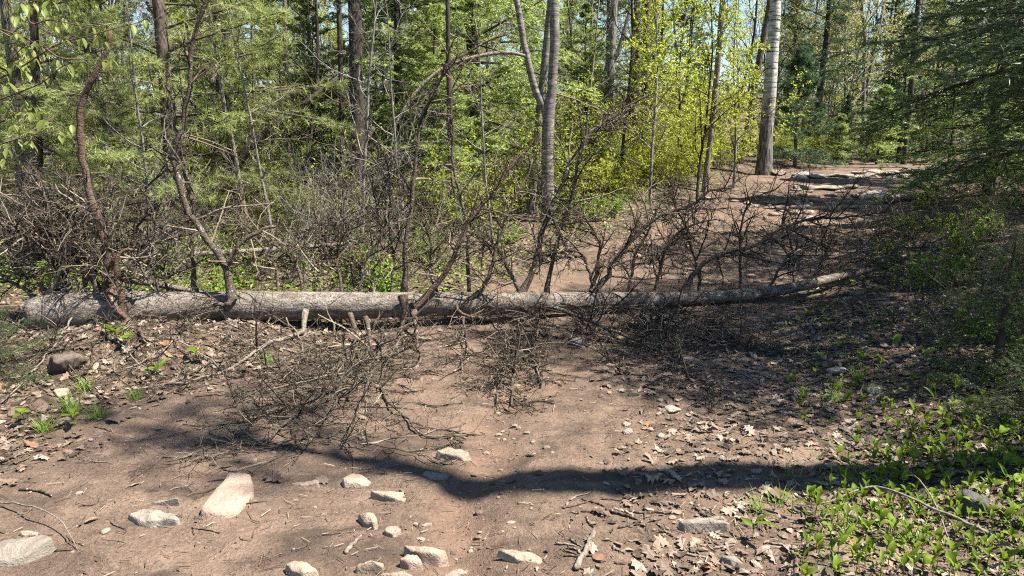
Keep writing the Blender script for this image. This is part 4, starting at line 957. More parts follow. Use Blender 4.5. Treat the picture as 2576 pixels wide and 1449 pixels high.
def flat_rock(label, outline, thick, mat, seed, dome=0.0):
    """a rock from its outline on the ground (photo px), with real thickness and a worn edge"""
    r = np.random.default_rng(seed); o = np.array(outline, float); vmx, vmn = o[:, 1].max(), o[:, 1].min(); pts = []
    for u, v in o:
        g = G(u, v); d = ray(u, v); z = g[2] + thick * 0.85 * (vmx - v) / max(1, vmx - vmn); k = (z - EYE[2]) / d[2]; p = EYE + d * k; pts.append([p[0], p[1]])
    pts = np.array(pts); K = 44; thick = thick * 0.48
    cl = np.vstack([pts, pts[:1]]); sl = np.concatenate([[0], np.cumsum(np.linalg.norm(np.diff(cl, axis=0), axis=1))]); tt = np.linspace(0, sl[-1], K, endpoint=False)
    ring = np.stack([np.interp(tt, sl, cl[:, 0]), np.interp(tt, sl, cl[:, 1])], 1); ring = 0.7 * ring + 0.15 * (np.roll(ring, 1, 0) + np.roll(ring, -1, 0))
    c = ring.mean(0); ring = ring - c; z0 = float(H(c[0], c[1])); size = np.linalg.norm(ring, axis=1).mean()
    V = []; prof = [(1.10, -0.06), (1.06, 0.05), (1.02, 0.55), (0.985, 0.88), (0.94, 0.98), (0.75, 1.0), (0.55, 1.02), (0.3, 1.02)]
    tx, ty = r.normal(0, 0.10, 2)
    for s_, zf in prof:
        q = ring * s_; nz = fbm(q[:, 0] / size * 2.2 + seed, q[:, 1] / size * 2.2, seed % 80, 4); n2 = fbm(q[:, 0] * 22 + seed, q[:, 1] * 22 + zf * 7, 7, 3)
        z = (zf if zf > 0 else -0.5) * thick + (thick * 0.65 * nz + 0.014 * n2 + (tx * q[:, 0] + ty * q[:, 1])) * (1 if zf > 0.4 else 0.2) + dome * thick * (1 - s_) 
        q = q * (1 + 0.05 * n2[:, None]); V.append(np.column_stack([q, z]))
    V.append(np.array([[0, 0, thick * (1.04 + dome * 0.9)]])); V = np.vstack(V); n = len(prof)
    b = (np.arange(n - 1) * K)[:, None]; j = np.arange(K)[None]; j2 = (j + 1) % K; q = np.stack([b + j, b + j2, b + K + j2, b + K + j], -1).reshape(-1, 4)
    i = np.arange(K); tri = np.stack([(n - 1) * K + i, (n - 1) * K + (i + 1) % K, np.full(K, n * K)], -1)
    m = MB(); m.add(V, tri=tri, quad=q); return tag(obj('rock', m.mesh('rock', mat, True), None, (c[0], c[1], z0)), label, 'rock')
FR = flat_rock
FR('large pinkish flat slab tilted in the dirt under a twig shadow', [(575, 1175), (630, 1180), (636, 1240), (600, 1288), (560, 1300), (505, 1300), (525, 1255), (560, 1210)], 0.06, M_ROCK_PINK, 4)
FR('grey granite rock with a notched edge near the pinkish slab', [(320, 1278), (350, 1268), (400, 1264), (430, 1272), (452, 1300), (448, 1312), (400, 1318), (385, 1330), (350, 1312)], 0.075, M_ROCK_GREY, 12, 0.3)
FR('low dark grey rock just behind the notched granite rock', [(372, 1262), (398, 1247), (440, 1254), (452, 1272), (410, 1272)], 0.04, M_ROCK_GREY, 13)
FR('big pale smooth rock in the bottom corner by the thin bare twig', [(-60, 1385), (0, 1362), (60, 1345), (120, 1340), (132, 1356), (105, 1385), (60, 1412), (0, 1422), (-50, 1425)], 0.07, M_ROCK_GREY, 21, 0.5)
FR('small pink rock peeking out above the big pale rock', [(48, 1342), (65, 1332), (95, 1330), (92, 1340), (60, 1350)], 0.03, M_ROCK_PINK, 22)
FR('flat tan rock lying alone just past the band of trunk shadow', [(1097, 1143), (1125, 1124), (1150, 1124), (1180, 1140), (1182, 1150), (1165, 1160), (1110, 1152)], 0.05, M_ROCK_TAN, 31, 0.3)
FR('flat brown rock lying inside the band of trunk shadow', [(1062, 1187), (1070, 1180), (1125, 1182), (1129, 1190), (1110, 1207), (1080, 1204)], 0.03, M_ROCK_GREY, 33)
FR('wedge-shaped tan rock nearer than the shadow band', [(932, 1242), (955, 1222), (1015, 1217), (1021, 1250), (1018, 1263), (980, 1262), (945, 1252)], 0.05, M_ROCK_TAN, 35, 0.2)
FR('half-buried pinkish rock below the twig heap', [(862, 1210), (885, 1180), (910, 1180), (946, 1212), (920, 1222), (868, 1228)], 0.04, M_ROCK_PINK, 36, 0.4)
FR('flat pinkish stone next to the oak leaf under the twigs', [(733, 1210), (770, 1200), (800, 1210), (802, 1226), (760, 1224)], 0.03, M_ROCK_PINK, 37)
FR('narrow upright rock casting a sharp dark edge', [(900, 1280), (912, 1277), (940, 1300), (951, 1325), (942, 1333), (915, 1320)], 0.07, M_ROCK_PINK, 38, 0.4)
FR('small tan angular rock by the narrow upright rock', [(966, 1335), (975, 1320), (1000, 1322), (1009, 1335), (990, 1353), (975, 1346)], 0.04, M_ROCK_TAN, 39)
FR('long rounded tan rock sloping down toward the gully', [(1015, 1363), (1040, 1358), (1100, 1380), (1123, 1400), (1125, 1420), (1105, 1427), (1060, 1397), (1030, 1385)], 0.08, M_ROCK_TAN, 40, 0.5)
FR('rounded pinkish rock leaning against the long rounded rock', [(1006, 1415), (1020, 1390), (1050, 1388), (1060, 1410), (1063, 1432), (1030, 1434)], 0.06, M_ROCK_PINK, 41, 0.5)
FR('rounded tan boulder left of the rounded pinkish rock', [(893, 1430), (905, 1405), (940, 1391), (967, 1405), (961, 1430), (930, 1445), (900, 1441)], 0.07, M_ROCK_TAN, 42, 0.6)
FR('pale rock cut off by the picture bottom, middle of its cluster', [(953, 1455), (970, 1435), (1010, 1429), (1030, 1440), (1050, 1462), (1000, 1470)], 0.05, M_ROCK_TAN, 43, 0.4)
FR('pinkish rock at the bottom beside the gully', [(1113, 1432), (1140, 1420), (1165, 1432), (1177, 1456), (1115, 1460)], 0.05, M_ROCK_PINK, 44, 0.4)
FR('pale oblong rock at the bottom, apart from the cluster', [(718, 1415), (745, 1404), (770, 1412), (802, 1449), (762, 1458), (730, 1440)], 0.05, M_ROCK_TAN, 45, 0.4)
FR('broad flat tan rock flush with the dirt right of the gully', [(1253, 1398), (1290, 1380), (1340, 1385), (1364, 1402), (1355, 1419), (1300, 1413)], 0.04, M_ROCK_TAN, 46, 0.3)
FR('blocky grey-brown rock beside the first green leaves', [(1708, 1300), (1725, 1282), (1780, 1277), (1825, 1290), (1837, 1320), (1790, 1331), (1740, 1341), (1718, 1331)], 0.09, M_ROCK_GREY, 47, 0.2)
FR('small pale sliver of rock alone on the dirt', [(1301, 1263), (1315, 1257), (1338, 1259), (1339, 1268), (1305, 1270)], 0.02, M_ROCK_TAN, 48)
FR('thumb-sized pale stone above the rock cluster', [(1060, 1316), (1070, 1310), (1086, 1316), (1084, 1326), (1064, 1325)], 0.025, M_ROCK_TAN, 49)
rock('dark rock half hidden among the green leaves', 2450, 1290, 78, 62, M_ROCK_DARK, 50, h=0.16)
rock('mossy brown boulder below the butt of the fallen trunk', 165, 925, 95, 75, M_BARK_PINE, 51, h=0.17, planes=18, flat=0.8)
rock('pale rock among dry leaves below the mossy boulder', 152, 992, 44, 36, M_ROCK_PINK, 52)
rock('angular brown rock in the shade under the fallen trunk', 1548, 852, 62, 34, M_ROCK_TAN, 53, h=0.12)
rock('low rock in shade under the reddish bare branch', 1450, 862, 46, 26, M_ROCK_GREY, 54)
rock('flat pale rock in the deep shade below the thin branches', 1738, 914, 72, 26, M_ROCK_TAN, 55, depth=0.7)
rock('fist-sized grey rock in the shade right of the hanging clump', 1692, 1034, 44, 28, M_ROCK_GREY, 56)
rock('grey rock on the shaded bank under the trunk top', 2106, 940, 50, 30, M_ROCK_GREY, 57)
rock('pointed grey rock near the thin end of the trunk', 2157, 740, 26, 16, M_ROCK_GREY, 58)
rock('pale rock in the grass of the shaded bank', 2200, 985, 50, 36, M_ROCK_GREY, 59)
rock('weathered pale rock by the blocky grey-brown rock', 1840, 1425, 90, 30, M_ROCK_GREY, 60, depth=0.5, rz=-0.4, h=0.06)
for i, (u, v, w, h) in enumerate([(1633, 1084, 24, 14), (1662, 1100, 26, 16), (1575, 1070, 26, 10), (1578, 1092, 30, 14), (1562, 1295 - 10, 16, 10), (1555, 1182, 22, 14), (1660, 1010, 20, 10), (1560, 985, 20, 10), (1340, 1113, 14, 8), (640, 1160, 16, 8), (265, 1340, 28, 20), (1183, 1390, 20, 9)]):
    rock('small rounded grey stone lying loose on the track', u, v, w, h, M_ROCK_GREY, 70 + i, name='stone', group='small loose stones on the track', low=True)
# ledges and stones on the far track
for i, (lb, u, v, w, h, mt) in enumerate([('broken rock ledge stepping up across the far track', 2095, 474, 130, 30, M_ROCK_GREY), ('longest low ledge crossing the far track', 2140, 446, 300, 14, M_ROCK_GREY), ('low ledge at the crest of the far track', 2240, 434, 190, 12, M_ROCK_TAN), ('pale ledge in shade on the right of the far track', 2215, 497, 110, 16, M_ROCK_GREY), ('dark ledge at the shaded margin of the far track', 2260, 506, 80, 22, M_ROCK_DARK), ('narrow ledge at the left margin of the crest', 1985, 442, 90, 12, M_ROCK_GREY), ('stubby upright ledge end beside the broken ledge', 2008, 474, 26, 22, M_ROCK_GREY)]):
    rl = np.random.default_rng(90 + i); g = G(u, v); e = thing('rock_ledge', lb, 'rock', g); n = max(2, int(w / 34)); ww = wpx(w, g[1])
    for j in range(n):
        bw = ww / n * rl.uniform(1.0, 1.5); bh = rl.uniform(0.07, 0.15); x = (j + 0.5 - n / 2) * ww / n; y = rl.normal(0, 0.10)
        obj('block', rock_mesh(bw, rl.uniform(0.35, 0.8), bh, mt, 400 + i * 20 + j, 12, False, 0.8), e, (x, y, float(H(g[0] + x, g[1] + y)) - g[2] + bh * 0.12), (rl.normal(0, 0.06), rl.normal(0, 0.06), rl.normal(0, 0.3)))
r5 = np.random.default_rng(77)
for i in range(70):
    u = r5.normal(2000, 85); v = r5.normal(525, 35)
    if v < 470 or v > 640: continue
    rock('weathered stone in the rubble patch of the far track', u, v, r5.uniform(12, 40), r5.uniform(6, 13), [M_ROCK_GREY, M_ROCK_TAN, M_ROCK_PINK][i % 3], 200 + i, depth=0.7, h=wpx(r5.uniform(8, 18), 11.5), sink=0.3, planes=12, name='stone', group='rubble stones on the far track', low=True)
for i in range(26):
    u = r5.uniform(1560, 1950); v = r5.uniform(570, 720)
    rock('flattish stone on the sunny track behind the branches', u, v, r5.uniform(10, 34), r5.uniform(5, 11), [M_ROCK_GREY, M_ROCK_TAN, M_ROCK_PINK][i % 3], 300 + i, depth=0.7, name='stone', group='stones on the sunny track behind the branches', low=True)

# ------------------------------------------------------------------ near firs on the right bank (boughs hang into view, the rest shades the ground)
def bough(L, n2, n3, seed, mats, nl=0.026, nw=0.0048, dens=1.0):
    m = MB()
    p = grow(np.zeros((1, 3)), np.array([[1.0, 0, 0.05]]), np.array([L]), 12, 0.05, -0.02); r = taper(np.array([0.012]), 12, 0.2); m.tubes(p, r, 5, 0)
    pos, d, r_, t = spawn(p, r, n2, 0.12, 1.0, (0.95, 0.15), planar=np.array([0, 0, 1.0]))
    L2 = L * (0.10 + 0.36 * np.sin(np.pi * np.clip(1.08 - t, 0, 1)) ** 0.8 * (1.1 - t * 0.5)) * rng.uniform(0.7, 1.15, n2)
    p2 = grow(pos, d, L2, 7, 0.06, -0.035); r2 = taper(np.minimum(r_ * 0.6, 0.005), 7); m.tubes(p2, r2, 4, 0)
    pos, d, r_, t = spawn(p2, r2, n3, 0.12, 1.0, (0.9, 0.15), planar=np.array([0, 0, 1.0]))
    L3 = np.repeat(L2, n3) * (1.12 - t) * 0.42 * rng.uniform(0.6, 1.2, len(t)) + 0.03
    p3 = grow(pos, d, L3, 5, 0.07, -0.03); m.tubes(p3, taper(np.full(len(p3), 0.0018), 5), 3, 0)
    needles(m, p, int(60 * dens), nl, nw, 1, 0.35); needles(m, p2, int(46 * dens), nl, nw, 1, 0.35); needles(m, p3, int(24 * dens), nl, nw, 1, 0.35, t0=0.02)
    return m.mesh('branch', list(mats), smooth=False)
BOUGH = [bough(1.0, 16, 6, i, (M_BARK_DARK, M_NEARFIR)) for i in range(4)]
def near_fir(name, label, x, y, h, Rb, nb, z0, face=None, seed=0):
    r = np.random.default_rng(seed)
    b = np.array([x, y, float(H(x, y)) - 0.04]); root = thing(name, label, 'tree', b)
    m = MB(); z = np.linspace(0, h, 14); pts = np.stack([0.04 * np.sin(z + seed), 0.03 * np.cos(z * 0.8), z], 1); noisy_tube(m, pts, np.linspace(1, 0.1, 14) * (0.02 + 0.013 * h), 10, 0.1)
    obj('trunk', m.mesh('trunk', M_BARK_DARK), root)
    for i in range(nb):
        f = (i + r.uniform()) / nb; zz = z0 + f * (h * 0.97 - z0); L = Rb * (1 - f) ** 0.75 * r.uniform(0.7, 1.12) + 0.1
        az = i * 2.399 + r.normal(0, 0.3)
        el = (-0.18 + 0.75 * f) + r.normal(0, 0.1)
        o = obj('branch', BOUGH[i % 4], root, (0, 0, zz), None, (L, L * r.uniform(0.85, 1.1), L))
        o.rotation_mode = 'XYZ'; o.rotation_euler = (r.normal(0, 0.15), -el, az)
    return root
near_fir('fir_tree', 'near dark fir whose boughs hang in front of the right bank', 4.85, 4.65, 8.6, 2.3, 62, 1.25, seed=1)
near_fir('fir_tree', 'dark fir behind the near fir, boughs drooping over the trunk top', 5.8, 6.2, 8.6, 2.35, 58, 1.35, seed=2)
near_fir('fir_tree', 'dark fir spreading boughs over the far track margin', 6.5, 8.3, 7.4, 2.8, 52, 1.4, seed=3)
near_fir('fir_sapling', 'waist-high fir at the foot of the near dark fir', 3.02, 4.15, 0.95, 0.55, 36, 0.08, seed=4)
near_fir('fir_sapling', 'small fir with bright tips at the very edge of the green leaves', 2.72, 3.45, 0.42, 0.34, 24, 0.04, seed=5)
near_fir('fir_sapling', 'low green fir seedling in the corner below the fallen trunk butt', -3.38, 4.45, 0.42, 0.36, 28, 0.05, seed=6)
for x, y, k, sc, lb in [(7.9, 11.9, HEM[0], 0.9, 'hemlock beside the far track, past the hanging boughs'), (9.9, 14.0, FIR[0], 0.85, 'tall fir beside the far track past the hemlock'), (8.4, 10.0, HEM[1], 1.0, 'young hemlock on the bank between hanging boughs and far track')]:
    plant_tree('bank_conifer', k, lb, 'tree', 0, 0, sc, pos=(x, y))
# tall tree out to the right: its bare trunk lays the shadow band over the dirt
dp = np.array([[5.0, 2.62, -0.1], [5.02, 2.60, 3], [4.95, 2.48, 5.8], [5.0, 2.22, 7.6], [5.0, 2.08, 8.8], [5.05, 2.25, 9.8], [5.1, 2.4, 13.0]]); dq = spline(dp, 30); db = dq[0].copy()
dt = thing('maple_tree', 'tall maple whose bare trunk throws the shadow band across the dirt', 'tree', db)
m = MB(); noisy_tube(m, dq - db, np.interp(np.linspace(0, 13, 30), [0, 8.5, 10.2, 13], [0.17, 0.125, 0.05, 0.015]), 12, 0.08); obj('trunk', m.mesh('trunk', M_BARK_GREY), dt)
obj('crown', crown_on(dq - db, np.interp(np.linspace(0, 13, 30), [0, 8.5, 10.2, 13], [0.17, 0.125, 0.05, 0.015]), 9.3, (M_BARK_GREY, M_SPRING), lper=3, per1=20, Lr=(0.9, 2.0)), dt)

# ------------------------------------------------------------------ sapling with drooping young leaves, top corner
def droop_leaf(seed):
    r = np.random.default_rng(seed); n = 7; t_ = np.linspace(0, 1, n)
    wd = 0.21 * np.sin(np.pi * t_ ** 0.8) ** 0.9; wd[0] = 0.02; wd[-1] = 0.0
    cx_ = 0.10 * np.sin(t_ * 2.2) ; z_ = -t_
    v = []
    for i in range(n):
        v += [[-wd[i], cx_[i] + 0.5 * wd[i], z_[i]], [0, cx_[i], z_[i]], [wd[i], cx_[i] + 0.5 * wd[i], z_[i]]]
    q = []
    for i in range(n - 1):
        q += [[i * 3, i * 3 + 1, i * 3 + 4, i * 3 + 3], [i * 3 + 1, i * 3 + 2, i * 3 + 5, i * 3 + 4]]
    m = MB(); m.add(np.array(v) + r.normal(0, 0.012, (len(v), 3)), quad=q); return m.mesh('leaf', M_DROOP)
DL = [droop_leaf(i) for i in range(3)]
sb = np.array([-3.95, 4.5, float(H(-3.95, 4.5))])
sapl = thing('young_sapling', 'young sapling with limp drooping yellow-green leaves on thin twigs', 'sapling', sb)
st_pts = np.array([[0, 0, -0.05], [0.05, 0, 1.0], [0.0, 0.05, 2.0], [0.1, 0, 3.2]]); sq = spline(st_pts, 20)
m = MB(); noisy_tube(m, sq, np.linspace(0.03, 0.01, 20), 8, 0.08); obj('stem', m.mesh('stem', M_BARK_GREY), sapl)
TW = [[(-60, 215), (0, 197), (67, 160), (147, 110), (227, 90), (293, 70), (345, 58), (372, 45)], [(-60, 60), (0, 73), (60, 95), (110, 118), (140, 118), (170, 100)], [(-60, 270), (0, 250), (60, 228), (110, 205), (145, 175), (175, 160), (215, 158)], [(-60, 330), (0, 308), (40, 285), (75, 265)],
      [(-60, 5), (0, -10), (60, 8), (110, 20), (170, 12)], [(110, 118), (150, 145), (210, 150), (270, 150)], [(-60, 380), (10, 360), (80, 340), (140, 330), (180, 318)], [(-60, 440), (0, 420), (40, 400), (80, 360)], [(60, 20), (80, 60), (125, 50), (190, 62), (250, 72)]]
tw3 = []
for i, w in enumerate(TW):
    pts = np.array([P(u, v, 4.15 + 0.18 * math.sin(i * 2.1)) for u, v in w]) - sb; q = spline(pts, 18); tw3.append(q)
    m = MB(); m.tubes(q, np.linspace(0.006, 0.002, 18), 5); obj('twig', m.mesh('twig', M_LIMB_RED), sapl)
allt = np.concatenate(tw3)
for u, v in [(40, 80), (90, 103), (37, 40), (55, 12), (68, 8), (85, 8), (110, 20), (128, 2), (167, 10), (125, 42), (160, 48), (188, 56), (230, 66), (260, 66), (248, 92), (330, 62), (363, 48), (140, 68), (165, 100), (203, 96), (75, 122), (85, 142), (30, 158), (50, 152), (65, 176), (142, 152), (172, 160), (203, 158), (268, 148), (280, 150), (5, 182), (20, 208), (115, 192), (62, 252), (78, 262), (22, 276), (60, 278), (72, 282), (15, 306), (33, 312), (110, 304), (178, 312), (143, 328), (155, 330), (45, 350), (75, 356), (20, 372), (37, 396), (12, 402)]:
    c = P(u, v, 4.15 + rng.uniform(-0.2, 0.2)) - sb
    k = int(np.argmin(np.linalg.norm(allt - c, axis=1))); a = allt[k]
    if np.linalg.norm(a - c) > 0.012:
        m = MB(); mid = (a + c) / 2 + [0, 0, 0.015]; m.tubes(spline(np.array([a, mid, c]), 6), np.linspace(0.0022, 0.0014, 6), 3); obj('stalk', m.mesh('stalk', M_LIMB_RED), sapl)
    n = int(rng.integers(2, 5)); a0 = rng.uniform(0, 6.28)
    for j in range(n):
        L = wpx(rng.uniform(20, 36), 4.2)
        obj('leaf', DL[j % 3], sapl, c + rng.normal(0, 0.004, 3), (rng.uniform(0.15, 0.55), rng.normal(0, 0.12), a0 + j * 6.28 / n + rng.normal(0, 0.3)), L)

# ------------------------------------------------------------------ leaf litter, straw, pebbles
def litter_w(x, y):
    rd = road_mask(x, y)
    right = sstep(0.25, 0.9, x - 0.12 * (y - 3)) * (1 - sstep(4.8, 6.0, y)) * 0.75
    return np.clip((1 - rd) + right + 0.012, 0, 1) * (0.45 + 1.1 * np.clip(fbm(x * 1.7, y * 1.7, 61) + 0.45, 0, 1))
def sample(n, xr, yr, wfun, seed):
    r = np.random.default_rng(seed); out = np.zeros((0, 2))
    while len(out) < n:
        y = yr[0] + (yr[1] - yr[0]) * r.uniform(0, 1, n * 3) ** 1.5; x = r.uniform(xr[0], xr[1], n * 3)
        ok = (np.abs(x) < 0.8 * y + 0.6) & (r.uniform(size=len(x)) < wfun(x, y)); out = np.vstack([out, np.stack([x[ok], y[ok]], 1)])
    return out[:n]
OAK = np.array([[0, 0], [0.10, 0.06], [0.08, 0.18], [0.26, 0.28], [0.13, 0.38], [0.34, 0.52], [0.17, 0.60], [0.27, 0.78], [0.10, 0.82], [0, 1.0], [-0.10, 0.82], [-0.27, 0.80], [-0.16, 0.62], [-0.35, 0.55], [-0.14, 0.40], [-0.25, 0.27], [-0.08, 0.16], [-0.10, 0.05]])
BEECH = np.array([[0, 0], [0.14, 0.12], [0.24, 0.32], [0.25, 0.52], [0.17, 0.76], [0, 1.0], [-0.18, 0.75], [-0.26, 0.50], [-0.23, 0.30], [-0.13, 0.12]])
MAPLE = np.array([[0, 0.05], [0.16, 0.0], [0.20, 0.14], [0.42, 0.22], [0.30, 0.38], [0.46, 0.62], [0.20, 0.60], [0.14, 0.80], [0, 1.0], [-0.14, 0.78], [-0.22, 0.60], [-0.45, 0.64], [-0.30, 0.38], [-0.44, 0.20], [-0.20, 0.14], [-0.15, 0.0]])
def flat_leaves(mb, xy, tmpl, size, m=0, tilt=0.3, lift=0.006, curl=0.9):
    M = len(xy); K = len(tmpl); a = rng.uniform(0, 6.28, M); sz = size * rng.uniform(0.55, 1.25, M)
    t2 = tmpl - [0, 0.5]; t2 = np.vstack([t2, [[0, 0]]])
    c1 = rng.normal(0, curl, M)[:, None]; c2 = rng.normal(0, curl, M)[:, None]; tx = rng.normal(0, tilt, M)[:, None]; ty = rng.normal(0, tilt, M)[:, None]
    X = t2[None, :, 0] * np.ones((M, 1)); Yy = t2[None, :, 1] * np.ones((M, 1))
    Z = c1 * X ** 2 + c2 * 0.6 * Yy ** 2 + tx * X + ty * Yy + rng.normal(0, 0.03, X.shape)
    Z = Z - Z.min(axis=1, keepdims=True) * 0.75
    s_ = sz[:, None]; ca, sa = np.cos(a)[:, None], np.sin(a)[:, None]
    wx = xy[:, :1] + (X * ca - Yy * sa) * s_; wy = xy[:, 1:] + (X * sa + Yy * ca) * s_; wz = H(wx, wy) + Z * s_ + lift
    o = (np.arange(M) * (K + 1))[:, None, None]; i = np.arange(K)
    tri = (o + np.stack([np.full(K, K), i, (i + 1) % K], -1)[None]).reshape(-1, 3)
    mb.add(np.stack([wx, wy, wz], -1), tri=tri, m=m)
lit = MB()
xy = sample(11000, (-4.2, 4.2), (2.0, 6.2), litter_w, 5)
flat_leaves(lit, xy[:2200], OAK, 0.068, tilt=0.2, curl=0.6); flat_leaves(lit, xy[2200:5200], BEECH, 0.05, tilt=0.22, curl=0.7); flat_leaves(lit, xy[5200:6000], MAPLE, 0.06, tilt=0.2, curl=0.6); flat_leaves(lit, xy[6000:], BEECH[::2], 0.026, tilt=0.3, curl=0.9)
xy = sample(7500, (-9, 9), (5.5, 13), lambda x, y: np.clip(1 - road_mask(x, y), 0.02, 1), 6)
flat_leaves(lit, xy, BEECH[::2], 0.065, curl=0.5)
tag(obj('leaf_litter', lit.mesh('leaf_litter', M_DRY, smooth=False)), 'dry brown fallen leaves strewn over the forest floor', 'leaves', kind='stuff')
stw = MB()
xy = sample(16000, (-3.5, 3.5), (2.0, 6.0), lambda x, y: np.clip(litter_w(x, y) * 0.8 + 0.22, 0, 1), 7)
n = len(xy); a = rng.uniform(0, 6.28, n); L = 0.012 + 0.05 * rng.uniform(0, 1, n) ** 2.2; pts = []
for f in (-0.5, 0.5):
    x = xy[:, 0] + np.cos(a) * L * f + rng.normal(0, 0.003, n); y = xy[:, 1] + np.sin(a) * L * f + rng.normal(0, 0.003, n); pts.append(np.stack([x, y, H(x, y) + 0.006 + rng.uniform(0, 0.006, n)], 1))
stw.tubes(np.stack(pts, 1), np.repeat(rng.uniform(0.0006, 0.0022, n)[:, None], 2, 1), 3)
tag(obj('straw_litter', stw.mesh('straw_litter', M_STRAW, smooth=False)), 'tiny straw, needles and bark bits scattered on the dirt', 'litter', kind='stuff')
IV1, IF1 = ico(1)
pb = MB()
def peb_w(x, y):
    g_ = np.interp(y, GUL_Y, GUL_X); return np.clip(0.9 * np.exp(-((x - g_ - 0.05) / 0.2) ** 2) + 0.05 * road_mask(x, y), 0, 1)
xy = sample(800, (-3, 4), (2.0, 8.5), peb_w, 8); sz = rng.uniform(0.003, 0.009, len(xy)) * rng.choice([1, 1, 1, 1, 1, 2.2], len(xy))
for (x, y), r_ in zip(xy, sz):
    pb.add(IV1 * rng.uniform(0.7, 1.2, (len(IV1), 1)) * r_ * [1.2, 1, 0.65] + [x, y, float(H(x, y)) + r_ * 0.2], tri=IF1)
t = NT('pebble'); t.surf(t.ramp(t.island(), [(0, (0.06, 0.046, 0.037)), (0.5, (0.13, 0.095, 0.068)), (1, (0.23, 0.18, 0.135))]), 0.9, spec=0.2)
tag(obj('pebbles', pb.mesh('pebbles', t.m, smooth=False)), 'tiny pebbles washed along the shallow gully in the dirt', 'pebbles', kind='stuff')

# sticks lying on the ground
def stick(label, uvs, w0, w1, mat=M_BARK_PALE, lift=0.008, group=None, name='stick', n=12, arch=0.0):
    A = np.array([G(u, v) for u, v in uvs]); q = spline(A, n); Y = float(A[:, 1].mean()); rr = wpx(np.linspace(w0, w1, n), Y) / 2
    q[:, 2] = np.maximum(H(q[:, 0], q[:, 1]) + rr * 0.7 + lift * 0.3, q[:, 2] if arch == 0 else H(q[:, 0], q[:, 1]) + arch * np.sin(np.linspace(0, np.pi, n)) + rr)
    b = q[0].copy(); m = MB(); noisy_tube(m, q - b + rng.normal(0, rr.mean() * 0.25, q.shape), rr, 7, 0.2, cap0=True, cap1=True, seed=int(uvs[0][0]) % 50)
    return tag(obj(name, m.mesh(name, mat), None, b), label, 'stick', group)
stick('chunky weathered pale wood splinter lying on the chips', [(1494, 1346), (1475, 1385), (1448, 1434)], 14, 18)
stick('long straight stick lying in the shadow band', [(1576, 1291), (1640, 1291), (1693, 1294)], 8, 6, M_LIMB)
stick('brown split stick beside the long straight stick', [(1526, 1289), (1565, 1298), (1602, 1309)], 10, 8, M_LIMB_RED)
stick('thick bent dead branch at the picture bottom beside the leaves', [(1984, 1383), (2000, 1410), (2001, 1430), (1993, 1475)], 12, 13, M_LIMB_RED)
stick('long grey branch curving low over the green leaves', [(2030, 1276), (2074, 1280), (2150, 1276), (2194, 1275), (2250, 1298), (2350, 1338), (2450, 1365), (2590, 1393)], 4, 9, M_BARK_PALE, name='stick', n=26, arch=0.10)
stick('straight thin brown stem slanting across the green leaves', [(2220, 1145), (2270, 1215), (2334, 1298), (2417, 1441)], 5, 4, M_BARK_PALE, n=16, arch=0.09)
stick('thin bare forked twig reaching in over the bottom corner', [(-20, 1268), (50, 1292), (100, 1311), (140, 1332), (170, 1353), (195, 1383)], 6, 2.5, M_BARK_PALE, n=16, arch=0.06)
stick('short dark stick in the dirt near the picture edge', [(55, 1238), (95, 1240), (130, 1250)], 9, 6, M_LIMB)
stick('short dark stick in front of the rock cluster', [(872, 1392), (888, 1374), (904, 1354)], 14, 9, M_BARK_PALE)
stick('lone thin stick left of the rock cluster', [(815, 1350), (850, 1346), (880, 1345)], 4, 3, M_LIMB)
rs = np.random.default_rng(31)
for i in range(58):
    u = rs.uniform(1400, 2030); v = rs.uniform(1230, 1440); a = rs.choice([0.1, 1.5, 0.8, -0.5]) + rs.normal(0, 0.3); L = rs.uniform(18, 75)
    stick('short broken brown stick among the wood chips', [(u, v), (u + math.cos(a) * L * 0.5 + rs.normal(0, 3), v + math.sin(a) * L * 0.28), (u + math.cos(a) * L, v + math.sin(a) * L * 0.5)], rs.uniform(3.5, 8), rs.uniform(3, 6), [M_LIMB_RED, M_BARK_PALE, M_LIMB][i % 3], group='broken sticks among the wood chips')
for i in range(24):
    u = rs.uniform(0, 700); v = rs.uniform(1000, 1400); a = rs.normal(0, 0.6); L = rs.uniform(20, 80)
    stick('thin dry twig on the dirt below the left brush', [(u, v), (u + math.cos(a) * L * 0.5 + rs.normal(0, 4), v + math.sin(a) * L * 0.28), (u + math.cos(a) * L, v + math.sin(a) * L * 0.5)], rs.uniform(2, 4.5), rs.uniform(1.5, 3), [M_LIMB, M_BARK_PALE, M_LIMB_RED][i % 3], group='thin dry twigs on the dirt')
for i in range(26):
    u = rs.uniform(1750, 2350); v = rs.uniform(850, 1180); a = rs.normal(0, 0.6); L = rs.uniform(30, 110)
    stick('dry twig on the shaded leafy bank', [(u, v), (u + math.cos(a) * L * 0.5 + rs.normal(0, 4), v + math.sin(a) * L * 0.25), (u + math.cos(a) * L, v + math.sin(a) * L * 0.45)], rs.uniform(2, 4.5), rs.uniform(1.5, 3), [M_LIMB, M_BARK_PALE, M_LIMB_RED][i % 3], group='dry twigs on the shaded bank')
# single big dry leaves
def big_leaf(label, u, v, size, tm):
    g = G(u, v); m = MB(); flat_leaves(m, np.array([[g[0], g[1]]]), tm, size, curl=0.6, lift=0.012); me = m.mesh('dry_leaf', M_DRY, False)
    b = Vector(g); 
    for vv in me.vertices: vv.co -= b
    tag(obj('dry_leaf', me, None, b), label, 'leaf')
big_leaf('single lobed tan oak leaf between the pinkish slab and flat stone', 687, 1214, 0.13, OAK)
big_leaf('curled brown leaf standing on the litter by the grass tufts', 297, 1058, 0.15, MAPLE)
big_leaf('lobed grey leaf just right of the shadow band end', 1960, 1262, 0.10, MAPLE)

